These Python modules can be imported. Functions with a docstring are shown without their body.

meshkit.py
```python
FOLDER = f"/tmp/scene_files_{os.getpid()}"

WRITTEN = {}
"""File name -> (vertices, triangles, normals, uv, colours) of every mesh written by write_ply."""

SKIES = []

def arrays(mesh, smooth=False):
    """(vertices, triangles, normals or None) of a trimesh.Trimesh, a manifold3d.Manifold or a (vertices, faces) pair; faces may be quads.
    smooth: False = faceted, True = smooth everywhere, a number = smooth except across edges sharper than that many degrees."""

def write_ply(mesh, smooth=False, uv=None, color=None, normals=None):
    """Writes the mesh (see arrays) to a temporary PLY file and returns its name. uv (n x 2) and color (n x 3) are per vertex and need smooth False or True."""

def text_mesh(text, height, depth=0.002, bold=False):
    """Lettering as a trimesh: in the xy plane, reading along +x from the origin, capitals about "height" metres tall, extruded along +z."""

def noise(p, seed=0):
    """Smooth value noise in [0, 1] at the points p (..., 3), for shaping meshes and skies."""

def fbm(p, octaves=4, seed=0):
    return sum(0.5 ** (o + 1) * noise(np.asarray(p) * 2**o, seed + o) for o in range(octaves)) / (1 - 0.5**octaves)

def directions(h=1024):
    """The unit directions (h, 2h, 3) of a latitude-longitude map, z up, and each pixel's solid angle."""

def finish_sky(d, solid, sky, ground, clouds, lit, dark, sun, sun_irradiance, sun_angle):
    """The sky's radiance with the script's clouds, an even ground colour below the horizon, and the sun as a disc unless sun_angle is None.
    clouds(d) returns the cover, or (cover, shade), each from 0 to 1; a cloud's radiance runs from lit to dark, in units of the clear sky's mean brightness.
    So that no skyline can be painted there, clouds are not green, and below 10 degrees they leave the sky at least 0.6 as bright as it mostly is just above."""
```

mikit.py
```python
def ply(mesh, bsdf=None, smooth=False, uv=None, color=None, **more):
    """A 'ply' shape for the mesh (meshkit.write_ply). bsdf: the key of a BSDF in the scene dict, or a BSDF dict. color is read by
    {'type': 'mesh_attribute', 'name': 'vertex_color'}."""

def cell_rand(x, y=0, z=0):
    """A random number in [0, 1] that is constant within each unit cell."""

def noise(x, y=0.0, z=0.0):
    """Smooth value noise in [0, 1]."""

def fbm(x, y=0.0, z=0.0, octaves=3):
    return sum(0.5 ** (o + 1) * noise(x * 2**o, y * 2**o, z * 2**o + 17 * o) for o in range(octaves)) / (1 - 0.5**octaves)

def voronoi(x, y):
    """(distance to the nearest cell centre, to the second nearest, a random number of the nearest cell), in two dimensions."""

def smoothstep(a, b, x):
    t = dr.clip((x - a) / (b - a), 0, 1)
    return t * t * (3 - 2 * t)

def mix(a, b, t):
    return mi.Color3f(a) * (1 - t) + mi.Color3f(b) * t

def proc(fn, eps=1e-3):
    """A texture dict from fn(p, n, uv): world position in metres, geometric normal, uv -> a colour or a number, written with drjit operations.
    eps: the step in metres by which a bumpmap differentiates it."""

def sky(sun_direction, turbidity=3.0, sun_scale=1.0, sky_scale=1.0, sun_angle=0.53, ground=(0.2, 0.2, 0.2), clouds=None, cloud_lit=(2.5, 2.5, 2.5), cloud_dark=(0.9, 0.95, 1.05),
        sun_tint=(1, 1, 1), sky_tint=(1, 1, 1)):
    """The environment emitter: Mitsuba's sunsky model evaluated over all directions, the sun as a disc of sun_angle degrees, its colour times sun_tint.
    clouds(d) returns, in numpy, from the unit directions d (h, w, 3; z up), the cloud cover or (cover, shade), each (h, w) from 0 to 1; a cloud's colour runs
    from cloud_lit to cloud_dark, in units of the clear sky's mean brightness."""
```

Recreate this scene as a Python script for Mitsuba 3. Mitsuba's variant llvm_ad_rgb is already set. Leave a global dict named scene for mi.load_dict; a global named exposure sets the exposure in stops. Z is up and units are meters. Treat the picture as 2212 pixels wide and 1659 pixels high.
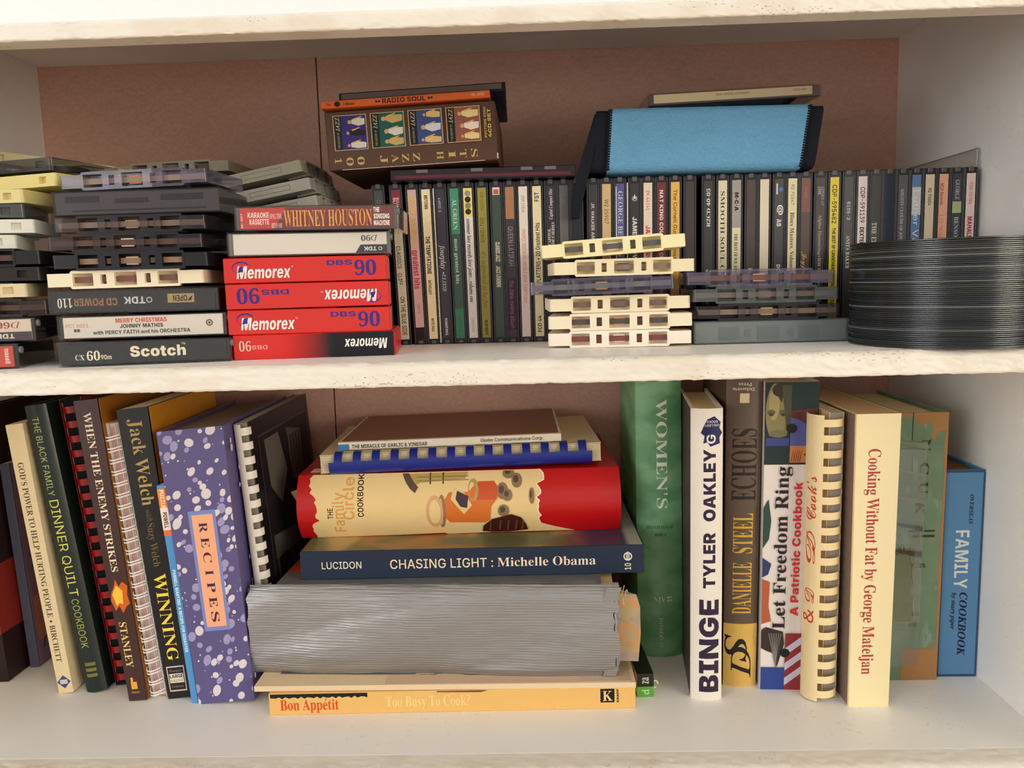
import math, glob
import numpy as np, trimesh, manifold3d as m3, shapely
from shapely import affinity
from shapely.geometry import Polygon, box as sbox
import mitsuba as mi, drjit as dr
import mikit, meshkit
from mikit import fbm, noise, smoothstep, mix
from PIL import Image, ImageDraw, ImageFont

scene, labels = {}, {}
T4 = mi.ScalarTransform4f
# ------------------------------------------------------------------ camera, light, exposure
# world: X right along the shelves, Y into the bookcase (0 = front edge of the middle shelf), Z up (0 = top of the middle shelf)
YAW, PITCH, ROLL = -0.0268, -0.1256, -0.0268
_f = np.array([math.sin(YAW) * math.cos(PITCH), math.cos(YAW) * math.cos(PITCH), math.sin(PITCH)])
_r = np.array([math.cos(YAW), -math.sin(YAW), 0.0])
_u = np.cross(_r, _f)
_up = -_r * math.sin(ROLL) + _u * math.cos(ROLL)
_eye = np.array([0, -0.500, 0.048])
scene['camera'] = {'type': 'perspective', 'fov': math.degrees(2 * math.atan(1106 / 1750)), 'fov_axis': 'x', 'near_clip': 0.01, 'far_clip': 100.0,
                   'to_world': T4().look_at(origin=_eye.tolist(), target=(_eye + _f).tolist(), up=_up.tolist())}
scene['room_light'] = {'type': 'constant', 'radiance': {'type': 'rgb', 'value': [0.64, 0.60, 0.55]}}
exposure = 0.12


def daylight_panel(name, at, to, w, h, rgb):
    """An added daylight panel behind the camera, an area light out of view."""
    scene[name] = {'type': 'rectangle', 'to_world': T4().look_at(origin=at, target=to, up=[0, 0, 1]) @ T4().scale([w / 2, h / 2, 1]),
                   'emitter': {'type': 'area', 'radiance': {'type': 'rgb', 'value': rgb}}}
    labels[name] = {'label': 'unseen daylight panel added to light the bookcase from the room', 'kind': 'structure'}


daylight_panel('daylight_panel_1', [-2.4, -2.2, 0.45], [0, 0.1, 0], 1.7, 1.6, [4.5, 4.5, 4.5])  # both panels are added out of view to brighten the shelf interior
daylight_panel('daylight_panel_2', [2.3, -2.3, 0.40], [0, 0.1, 0], 1.5, 1.5, [7.2, 6.7, 5.6])

# ------------------------------------------------------------------ helpers
K = 1.0          # photographed colour -> surface colour


def lin(c, k=None):
    v = np.array(c, float) / 255
    v = np.where(v < 0.04045, v / 12.92, ((v + 0.055) / 1.055) ** 2.4)
    return [float(max(.004, min(0.88, x * (K if k is None else k)) - .012)) for x in v]


def mat(c, rough=0.5, coat=0.0, metal=0.0, spec=0.35, k=None):
    key = 'mat_%d_%d_%d_%d_%d_%d_%d_%d' % (*[int(x) for x in c], rough * 100, coat * 100, metal * 100, spec * 100, 0 if k is None else k * 100)
    if key not in scene:
        p = {'type': 'principled', 'base_color': {'type': 'rgb', 'value': lin(c, k)}, 'roughness': rough, 'specular': spec}
        if coat:
            p['clearcoat'] = coat; p['clearcoat_gloss'] = 0.9
        if metal:
            p['metallic'] = metal
        scene[key] = {'type': 'twosided', 'bsdf': p}
    return key


def proc_mat(key, color, rough=0.5, bump=None, scale=0.0005, spec=0.5, eps=5e-4):
    b = {'type': 'principled', 'base_color': mikit.proc(color) if callable(color) else {'type': 'rgb', 'value': color}, 'roughness': rough, 'specular': spec}
    if bump is not None:
        b = {'type': 'bumpmap', 'arbitrary': mikit.proc(bump, eps), 'scale': scale, 'bsdf': b}
    scene[key] = {'type': 'twosided', 'bsdf': b}
    return key


scene['clear_plastic'] = {'type': 'thindielectric', 'int_ior': 1.49, 'specular_transmittance': {'type': 'rgb', 'value': [0.93, 0.93, 0.92]}}
for _n, _t, _c, _w in (('smoke_plastic', [.86, .85, .86], (86, 80, 84), .2), ('grey_clear_plastic', [.88, .89, .89], (132, 138, 138), .32), ('violet_clear_plastic', [.90, .88, .95], (140, 132, 156), .2)):
    scene[_n] = {'type': 'blendbsdf', 'weight': _w, 'a': {'type': 'thindielectric', 'int_ior': 1.49, 'specular_transmittance': {'type': 'rgb', 'value': _t}},
                 'b': {'type': 'twosided', 'bsdf': {'type': 'roughplastic', 'diffuse_reflectance': {'type': 'rgb', 'value': lin(_c, 1)}, 'alpha': 0.12}}}

_count, _plies = {}, {}


def numbered(name):
    n = _count.get(name, 0); _count[name] = n + 1
    return name if n == 0 else '%s_%03d' % (name, n)


def thing(name, label, cat, group=None):
    key = numbered(name)
    labels[key] = {'label': label, 'category': cat}
    if group:
        labels[key]['group'] = group
    return key


def ply_of(mesh, smooth):
    k = (id(mesh), smooth)
    if k not in _plies:
        _plies[k] = (mesh, mikit.ply(mesh, None, smooth))
    return _plies[k][1]


MM = np.diag([.001, .001, .001, 1.0])


def frame(o, yaw=0, lean=0, roll=0, pitch=0):
    """Local millimetres (u right, v back, w up) to world metres. lean and roll turn in the plane of the face: lean > 0 tips the top right, roll > 0 lifts the right end."""
    a, l, p = math.radians(yaw), math.radians(lean - roll), math.radians(pitch)
    rz = np.array([[math.cos(a), -math.sin(a), 0], [math.sin(a), math.cos(a), 0], [0, 0, 1]])
    ry = np.array([[math.cos(l), 0, math.sin(l)], [0, 1, 0], [-math.sin(l), 0, math.cos(l)]])
    rx = np.array([[1, 0, 0], [0, math.cos(p), -math.sin(p)], [0, math.sin(p), math.cos(p)]])
    m = np.eye(4); m[:3, :3] = rz @ ry @ rx; m[:3, 3] = o
    return MM @ m


def part(parent, name, mesh, bsdf, M, smooth=False, label=None, kind=None):
    key = numbered(parent + '__' + name) if name else parent
    scene[key] = {**ply_of(mesh, smooth), 'bsdf': {'type': 'ref', 'id': bsdf}, 'to_world': T4(M)}
    if label or kind:
        labels[key] = {}
        if label: labels[key]['label'] = label
        if kind: labels[key]['kind'] = kind
    return key


def tm(man):
    m = man.to_mesh()
    return trimesh.Trimesh(np.array(m.vert_properties[:, :3]), np.array(m.tri_verts), process=False)


def rbox(x0, y0, z0, x1, y1, z1, r=0.6):
    """A box with chamfered edges."""
    s = [x1 - x0, y1 - y0, z1 - z0]
    pts = []
    for k in range(3):
        d = [r if i != k else 0 for i in range(3)]
        for c in np.ndindex(2, 2, 2):
            pts.append([(x0, y0, z0)[i] + d[i] + c[i] * (s[i] - 2 * d[i]) for i in range(3)])
    return tm(m3.Manifold.hull_points(np.array(pts, np.float32)))


def mbox(x0, y0, z0, x1, y1, z1):
    return m3.Manifold.cube([x1 - x0, y1 - y0, z1 - z0]).translate([x0, y0, z0])


def ext(poly, h):
    return trimesh.util.concatenate([trimesh.creation.extrude_polygon(g, h, engine='earcut') for g in getattr(poly, 'geoms', [poly])])


# ------------------------------------------------------------------ lettering: glyph outlines as flat triangles
_FD = glob.glob('/opt/blender-*/*/datafiles/fonts/')[0]
_fonts, _glyphs = {}, {}
PX = 120


def font(face):
    if face not in _fonts:
        if face[0] == 's':
            f = ImageFont.truetype(_FD + 'Inter.woff2', PX)
            f.set_variation_by_axes([14, int(face[1]) * 100])
        else:
            try:
                f = ImageFont.truetype(_FD + 'NotoSansMath-Regular.woff2', PX)
            except OSError:
                f = ImageFont.truetype(_FD + 'Inter.woff2', PX)
        _fonts[face] = f
    return _fonts[face]


def remap(face, ch):
    """Letters of the mathematical alphabets: 'b' serif, 'i' italic serif, 'k' bold italic, 'c' bold script."""
    if face[0] == 's':
        return ch
    up, lo, dg = {'b': (0x1D400, 0x1D41A, 0x1D7CE), 'i': (0x1D434, 0x1D44E, 0x1D7CE), 'k': (0x1D468, 0x1D482, 0x1D7CE), 'c': (0x1D4D0, 0x1D4EA, 0x1D7CE)}[face[0]]
    if 'A' <= ch <= 'Z': return chr(up + ord(ch) - 65)
    if face[0] == 'i' and ch == 'h': return '\u210e'
    if 'a' <= ch <= 'z': return chr(lo + ord(ch) - 97)
    if '0' <= ch <= '9': return chr(dg + ord(ch) - 48)
    return ch


def glyph(face, ch):
    """(vertices, triangles, advance) with capitals 1 high."""
    k = (face, ch)
    if k in _glyphs:
        return _glyphs[k]
    f = font(face if face[0] == 's' else 'math')
    if ch == 'é':
        v, t, adv = glyph(face, 'e')
        k0 = v[:, 0].mean()
        _glyphs[k] = (np.vstack([v, [[k0 - .02, .82], [k0 + .06, .80], [k0 + .18, 1.04], [k0 + .08, 1.06]]]), np.vstack([t, len(v) + np.array([[0, 1, 2], [0, 2, 3]])]), adv)
        return _glyphs[k]
    if ord(ch) > 126 and face[0] != 's':
        _glyphs[k] = glyph('s5', ch)
        return _glyphs[k]
    c = remap(face, ch)
    adv = f.getlength(c) / (0.72 * PX)
    v, t = np.zeros((0, 2)), np.zeros((0, 3), int)
    if ch != ' ':
        x0, y0, x1, y1 = f.getbbox(c, anchor='ls')
        im = Image.new('L', (int(x1 - x0) + 8, int(y1 - y0) + 8))
        ImageDraw.Draw(im).text((4 - x0, 4 - y0), c, 255, f, anchor='ls')
        on = np.pad((np.asarray(im) > 127).astype(np.int8), ((0, 0), (1, 1)))
        d = np.diff(on, axis=1)
        r, a = np.nonzero(d == 1); b = np.nonzero(d == -1)[1]
        if len(r):
            e = float(face[1:] or 0) if face[0] != 's' else 0
            s = shapely.union_all(shapely.box(a, -r - 1.0, b, -r * 1.0)).buffer(0.7).buffer(-0.7 - e / 10).simplify(0.8)
            s = affinity.affine_transform(s, [1, 0, 0, 1, x0 - 4, 4 - y0])
            vs, ts, n = [], [], 0
            for g in getattr(s, 'geoms', [s]):
                if g.is_empty or g.area < 4: continue
                gv, gt = trimesh.creation.triangulate_polygon(g, engine='earcut')
                vs.append(gv); ts.append(gt + n); n += len(gv)
            if vs:
                v, t = np.vstack(vs) / (0.72 * PX), np.vstack(ts)
    _glyphs[k] = (v, t, adv)
    return _glyphs[k]


def text2d(s, face, shear=0.0):
    vs, ts, n, x = [], [], 0, 0.0
    for ch in s:
        v, t, adv = glyph(face, ch)
        if len(v):
            vs.append(v + [x, 0]); ts.append(t + n); n += len(v)
        x += adv
    v, t = np.vstack(vs), np.vstack(ts)
    v[:, 0] += shear * v[:, 1]
    return v, t


def fix_winding(v, t):
    a, b, c = v[t[:, 0]], v[t[:, 1]], v[t[:, 2]]
    flip = ((b - a)[:, 0] * (c - a)[:, 1] - (b - a)[:, 1] * (c - a)[:, 0]) < 0
    t = t.copy(); t[flip] = t[flip][:, ::-1]
    return t


class Face:
    """A printed face W x H millimetres seen from its front; surf(x, y) gives local points."""
    def __init__(self, key, M, W, H, bulge=0, across='x', x0=0, y0=0, v=0, taper=None):
        self.key, self.M, self.W, self.H, self.bulge, self.across, self.x0, self.y0, self.v, self.n, self.taper = key, M, W, H, bulge, across, x0, y0, v, 0, taper

    def surf(self, x, y, lift):
        f = x / self.W if self.across == 'x' else y / self.H
        v = self.v - self.bulge * np.clip(1 - (2 * f - 1) ** 2, 0, 1) - lift
        if self.taper:
            x = x * (1 + (self.taper - 1) * y / self.H)
        return np.stack([self.x0 + x, v, self.y0 + y], -1)

    def put(self, v, t, rgb, name, rough=0.55, coat=0, k=None, label=None):
        self.n += 1
        if self.bulge:
            v3, t = trimesh.remesh.subdivide_to_size(np.c_[v, 0 * v[:, 0]], t, 3.5, max_iter=12)
            v = v3[:, :2]
        p = self.surf(v[:, 0], v[:, 1], 0.10 + 0.03 * self.n)
        part(self.key, name, trimesh.Trimesh(p, fix_winding(v, t), process=False), mat(rgb, rough, coat, k=k), self.M, label=label)

    def text(self, s, face, rgb, o, a0, a1, c, h, name='lettering', shear=0.0):
        """o: 'r' upright, 'f' upside down, 'd' reading down, 'u' reading up. a0..a1: where it runs along its direction (fractions). c: the middle of its capitals across, h: their height (fractions)."""
        v, t = text2d(s, face, shear)
        L, Cc = (self.W, self.H) if o in 'rf' else (self.H, self.W)
        lo, hi = v[:, 0].min(), v[:, 0].max()
        x = a0 * L + (v[:, 0] - lo) / (hi - lo) * (a1 - a0) * L
        y = (v[:, 1] - 0.5) * h * Cc
        if o == 'r': q = np.stack([x, c * Cc + y], -1)
        if o == 'f': q = np.stack([L - x, c * Cc - y], -1)
        if o == 'd': q = np.stack([c * Cc + y, L - x], -1)
        if o == 'u': q = np.stack([c * Cc - y, x], -1)
        self.put(q, t, rgb, name)

    def poly(self, pts, rgb, name='print', rough=0.5, sub=0, k=None, coat=0, label=None):
        """A flat printed shape; pts in fractions of the face, or a shapely shape in fractions."""
        g = pts if hasattr(pts, 'geom_type') else Polygon(pts).buffer(0)
        vs, ts, n = [], [], 0
        for q in getattr(g, 'geoms', [g]):
            if q.is_empty or q.geom_type != 'Polygon': continue
            if sub:
                for i in range(sub):
                    band = sbox(-1, i / sub, 2, (i + 1) / sub) if self.across == 'y' else sbox(i / sub, -1, (i + 1) / sub, 2)
                    r = q.intersection(band)
                    for rr in getattr(r, 'geoms', [r]):
                        if rr.geom_type == 'Polygon' and rr.area > 1e-7:
                            v, t = trimesh.creation.triangulate_polygon(rr, engine='earcut'); vs.append(v); ts.append(t + n); n += len(v)
            else:
                v, t = trimesh.creation.triangulate_polygon(q, engine='earcut'); vs.append(v); ts.append(t + n); n += len(v)
        if vs:
            self.put(np.vstack(vs) * [self.W, self.H], np.vstack(ts), rgb, name, rough, coat, k, label)

    def rect(self, x0, y0, x1, y1, rgb, name='print', **kw):
        self.poly(sbox(x0, y0, x1, y1), rgb, name, **kw)

    def disc(self, x, y, r, rgb, name='print', ry=None, n=20, **kw):
        """r in millimetres"""
        a = np.arange(n) * 2 * math.pi / n
        self.poly(np.stack([x + r / self.W * np.cos(a), y + (ry or r) / self.H * np.sin(a)], -1), rgb, name, **kw)

    def ring(self, x, y, r, w, rgb, name='emblem'):
        a = shapely.Point(0, 0).buffer(r).difference(shapely.Point(0, 0).buffer(r - w))
        self.poly(affinity.affine_transform(a, [1 / self.W, 0, 0, 1 / self.H, x, y]), rgb, name)


# ------------------------------------------------------------------ the bookcase
def paint_color(p, n, uv):
    d = smoothstep(0.56, 0.8, fbm(p.x * 9, p.y * 9, p.z * 9, 3))
    s = smoothstep(0.86, 0.90, noise(p.x * 420, p.y * 420, p.z * 420)) * smoothstep(0.6, 0.75, noise(p.x * 14, p.y * 14, p.z * 14))
    return mix(mix((.83, .81, .77), (.76, .73, .67), d), (.34, .29, .24), s * .16)


def nosing_color(p, n, uv):
    s = smoothstep(0.74, 0.84, noise(p.x * 620, p.y * 700, p.z * 900)) * smoothstep(0.56, 0.70, fbm(p.x * 18, p.y * 60, p.z * 90, 2))
    d = smoothstep(0.45, 0.75, fbm(p.x * 40, p.y * 40, p.z * 40, 3))
    return mix(mix((.77, .72, .63), (.72, .65, .54), d), (.40, .30, .21), s * .7)


def back_color(p, n, uv):
    a = fbm(p.x * 5, p.y * 5, p.z * 5, 4)
    g = noise(p.x * 420, p.y * 420, p.z * 420)
    return mix((.70, .42, .325), (.60, .345, .265), a) * (0.92 + 0.16 * g)


proc_mat('white_paint', paint_color, 0.42)
proc_mat('nosing_paint', nosing_color, 0.45)
proc_mat('brown_board', back_color, 0.5)
W_L, W_R, DEPTH, TOP, LOW = -471.0, 350.0, 303.0, 265.0, -276.0
bc = thing('bookcase', 'white painted wooden bookcase with a brown back panel and rough textured shelf edges', 'bookcase')


def slab(name, x0, y0, z0, x1, y1, z1, m, parent=bc, r=0.8, label=None):
    return part(parent, name, rbox(x0, y0, z0, x1, y1, z1, r), m, MM, label=label)


def nosing(parent, yb, z0, z1, rt, rb, seed, amp=0.85, y0=0.0):
    """The rough painted edge strip of a shelf: a rounded profile swept along X and pitted."""
    a = np.linspace(0, math.pi / 2, 9)
    prof = [(yb, z1)] + [(y, z1) for y in np.arange(yb - 1.5, y0 + rt, -1.5)]
    prof += [(y0 + rt - rt * math.sin(t), z1 - rt + rt * math.cos(t)) for t in a]
    prof += [(y0, z) for z in np.arange(z1 - rt - 1.2, z0 + rb, -1.2)]
    prof += [(y0 + rb - rb * math.cos(t), z0 + rb - rb * math.sin(t)) for t in a] + [(yb, z0)]
    prof = np.array(prof)
    xs = np.arange(W_L, W_R + 0.1, 1.25)
    tang = np.gradient(prof, axis=0); nrm = np.stack([tang[:, 1], -tang[:, 0]], -1); nrm /= np.linalg.norm(nrm, axis=1, keepdims=True) + 1e-9
    if ((nrm[:, 0] * (prof[:, 0] - prof[:, 0].mean()) + nrm[:, 1] * (prof[:, 1] - prof[:, 1].mean())).sum()) < 0: nrm = -nrm
    X, J = np.meshgrid(xs, np.arange(len(prof)), indexing='ij')
    P = np.stack([X, prof[J, 0], prof[J, 1]], -1)
    q = P + [0, 0, seed * 50.0]
    d = meshkit.fbm(q * [.16, .3, .42], 3, seed) - 0.5
    pit = np.clip(meshkit.noise(q * [.32, .6, .6], seed + 5) - 0.70, 0, 1) * 3.0
    w = np.clip((prof[:, 0].max() - prof[:, 0]) / 4, 0, 1)[J]
    D = (d * 1.5 - pit) * amp * w
    P[..., 1] += nrm[J, 0] * D; P[..., 2] += nrm[J, 1] * D
    ny, nx = len(prof), len(xs)
    i = np.arange(nx - 1)[:, None] * ny + np.arange(ny - 1)[None]
    f = np.stack([i, i + 1, i + ny + 1, i + ny], -1).reshape(-1, 4)
    m = trimesh.Trimesh(P.reshape(-1, 3), np.vstack([f[:, [0, 1, 2]], f[:, [0, 2, 3]]]), process=False)
    part(parent, 'edge_strip', m, 'nosing_paint', MM, smooth=True)


scene['wall_back'] = {'type': 'rectangle', 'to_world': T4().translate([0, .33, .3]) @ T4().rotate([1, 0, 0], 90) @ T4().scale([2.6, 1.6, 1]), 'bsdf': {'type': 'ref', 'id': mat((240, 238, 232), .7)}}
scene['floor'] = {'type': 'rectangle', 'to_world': T4().translate([0, -1.4, -1.3]) @ T4().scale([2.6, 1.75, 1]), 'bsdf': {'type': 'ref', 'id': mat((176, 150, 124), .5)}}
for _k in ('wall_back', 'floor'): labels[_k] = {'label': 'plain room ' + ('wall behind the bookcase' if _k != 'floor' else 'floor below the bookcase'), 'kind': 'structure'}
slab('side_panel', W_L - 19, 0, -310, W_L, DEPTH, 330, 'white_paint')
slab('side_panel', W_R, 0, -310, W_R + 19, DEPTH, 330, 'white_paint')
slab('back_panel', W_L - 19, DEPTH, -310, -201.6, DEPTH + 4, 330, 'brown_board', r=.4)
slab('back_panel', -200.4, DEPTH, -310, W_R + 19, DEPTH + 4, 330, 'brown_board', r=.4)
slab('backing_strip', -215, DEPTH + 4.1, -310, -187, DEPTH + 9, 330, mat((30, 20, 16)), r=.4)
slab('top_board', W_L, 18.2, TOP, W_R, DEPTH, TOP + 16, 'white_paint')
rail = slab('header_rail', W_L, 1.2, 208.6, W_R, 18, 330, mat((255, 255, 255), .4, k=1), label='smooth header rail coloured extra white as if blown out by light')  # whiter than the other paint, to imitate overexposure on this face
nosing(rail, 16, 198.6, 209.4, 4.2, 1.6, 3)
s = slab('shelf', W_L, 12.2, -15, W_R, DEPTH, 0, 'white_paint', r=.3)
nosing(s, 12, -15.6, 0, 5.5, 1.8, 1)
s = slab('shelf', W_L, 24.2, LOW - 17, W_R, DEPTH, LOW, 'white_paint', r=.3)
nosing(s, 24, LOW - 18, LOW, 9, 2, 2)

# ------------------------------------------------------------------ cassettes
CW, CD, CT = 100.4, 63.8, 12.0       # width, depth, thickness over the thick edge


def rounded(x0, y0, x1, y1, r):
    return shapely.box(x0 + r, y0 + r, x1 - r, y1 - r).buffer(r, quad_segs=4)


def cassette_shell():
    body = ext(rounded(0, 0, CW, CD, 2.2), 8.8); body.apply_translation([0, 0, 1.6])
    b = m3.Manifold(m3.Mesh(np.array(body.vertices, np.float32), np.array(body.faces, np.uint32)))
    lo = np.array([[15.2, -.25], [85.2, -.25], [81.5, 17], [18.9, 17]])
    pts = np.vstack([np.c_[lo + [[.9, 0], [-.9, 0], [0, 0], [0, 0]], np.full(4, z)] for z in (0.05, CT - .05)] + [np.c_[lo, np.full(4, z)] for z in (1.0, CT - 1.0)])
    b = b + m3.Manifold.hull_points(pts.astype(np.float32))
    z = CT / 2
    for u0, u1, hh, dd in ((16.7, 29.6, 4.2, 9), (34.2, 38.0, 3.1, 9), (43.1, 57.3, 4.4, 7), (62.4, 66.2, 3.1, 9), (70.8, 83.7, 4.2, 9)):
        b = b - mbox(u0, -2, z - hh, u1, dd, z + hh)
    for u in (CW / 2 - 21.25, CW / 2 + 21.25):
        b = b - m3.Manifold.cylinder(30, 5.0, 5.0, 24).translate([u, 29, -5])
    for u in (8, 86):
        b = b - mbox(u, CD - 3, z - 2.3, u + 6, CD + 2, z + 2.3)
    return tm(b)


def reel(u, r):
    a = m3.Manifold.cylinder(3.8, r, r, 40).translate([u, 29, CT / 2 - 1.9])
    return tm(a - m3.Manifold.cylinder(20, 4.6, 4.6, 20).translate([u, 29, -2]))


SHELL, TAPE, PAD = cassette_shell(), rbox(2, 2.9, 4.1, CW - 2, 3.2, 7.9, .1), rbox(46, 3.5, 3.3, 54.4, 5.4, 8.7, .3)
REEL_A, REEL_B = reel(CW / 2 - 21.25, 21), reel(CW / 2 + 21.25, 12)
LINER = rbox(5, 14, 2.4, CW - 5, CD - 4, 2.9, .1)
SLOT = rbox(30, CD - .1, 3.6, 70, CD + .15, 8.4, .1)
BACK180 = np.array([[-1, 0, 0, CW], [0, -1, 0, CD], [0, 0, 1, 0], [0, 0, 0, 1.0]])


def cassette(label, rgb, M, clear=None, tape=(92, 68, 60), pad=(190, 140, 96), back=False, group=None, rough=.4, side_slot=False):
    t = thing('cassette', label, 'cassette tape', group)
    if back: M = M @ BACK180
    part(t, 'shell', SHELL, clear or mat(rgb, rough), M, smooth=25)
    part(t, 'tape', TAPE, mat(tape, .35), M)
    part(t, 'pressure_pad', PAD, mat(pad, .7), M)
    if clear:
        part(t, 'reel', REEL_A, mat((58, 42, 36), .4), M, smooth=30)
        part(t, 'reel', REEL_B, mat((58, 42, 36), .4), M, smooth=30)
        part(t, 'liner', LINER, mat((70, 64, 66), .5), M)
    return t


# ------------------------------------------------------------------ cassette cases
KW, KD, KT = 109.0, 70.0, 16.6
COVER = rbox(0, 0, 0, KW, KD, KT, .8)
TRAY = rbox(1.0, 2.4, .9, KW - 1, KD - .8, KT - .9, .6)
CARD = rbox(4.2, .7, 1.5, KW - 3.2, 1.7, KT - 1.5, .2)
HINGE = tm(m3.Manifold.cylinder(3.2, 2.3, 2.3, 20).rotate([0, 90, 0]).translate([KW - 2.4, 5.2, KT - 4.4]))
WRAP = rbox(-.15, -.15, -.1, KW - 1.2, KD, KT + .1, .5)
ENDCAP = rbox(KW - 2, 1, .5, KW, KD - 1, KT - .5, .4)


def case(label, card, M, tray=(46, 44, 48), cover='clear_plastic', group=None, hinge=True):
    t = thing('cassette_case', label, 'cassette case', group)
    part(t, 'tray', TRAY, mat(tray, .35), M)
    if card is not None:
        ck = part(t, 'card', CARD, mat(card, .5), M)
    if hinge:
        part(t, 'hinge_pin', HINGE, mat((120, 118, 120), .3), M, smooth=30)
    part(t, 'cover', COVER, cover, M)
    return t, Face(ck if card is not None else t, M, KW - 7.4, KT - 3, x0=4.2, y0=1.5, v=.68)


def wrapped(label, rgb, M, end=(196, 70, 66)):
    t = thing('cassette_case', label, 'cassette case')
    wk = part(t, 'wrapper', WRAP, mat(rgb, .3, .6), M)
    part(t, 'case_end', ENDCAP, mat(end, .3, .5), M, label='pale red translucent case end')
    return t, Face(wk, M, KW - 1.2, KT, v=-.15)


def brand_red(f, o, blue=(52, 52, 138), faded=False):
    """White slanted word, blue swoosh and blue tape length printed on the red wrappers; o: 'r' upright or 'f' upside down."""
    fl = o == 'f'
    X = (lambda x: 1 - x) if fl else (lambda x: x)
    Y = (lambda y: 1 - y) if fl else (lambda y: y)
    if not faded:
        a = np.linspace(.5, 5.6, 26)
        sw = [(X(.105 + .055 * math.cos(t) ), Y(.62 + .25 * math.sin(t))) for t in a] + [(X(.105 + .051 * math.cos(t)), Y(.60 + .21 * math.sin(t))) for t in a[::-1]]
        f.poly(sw, blue, 'swoosh')
    f.text('Memorex', 's8', (232, 226, 220), o, .075 if not faded else .04, .405 if not faded else .31, .43 if not faded else .52, .50 if not faded else .42, 'brand_lettering', shear=.2)
    if not faded:
        f.poly([(X(x), Y(y)) for x, y in ((.083, .42), (.118, .46), (.112, .68), (.096, .66))], blue, 'swoosh')
        f.text('DBS', 's7', blue, o, .63 if not fl else .62, .785, .74 if not fl else .66, .2, 'type_lettering')
        f.text('90', 'b', blue, o, .80, .935, .52, .62, 'length_lettering')
        f.text('®', 's5', (232, 180, 170), o, .41, .425, .62, .1)
    else:
        f.text('DBS', 's6', (230, 170, 160), o, .79, .885, .5, .16, 'type_lettering')
        f.text('90', 'b3', (236, 190, 176), o, .89, .965, .56, .42, 'length_lettering')


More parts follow.
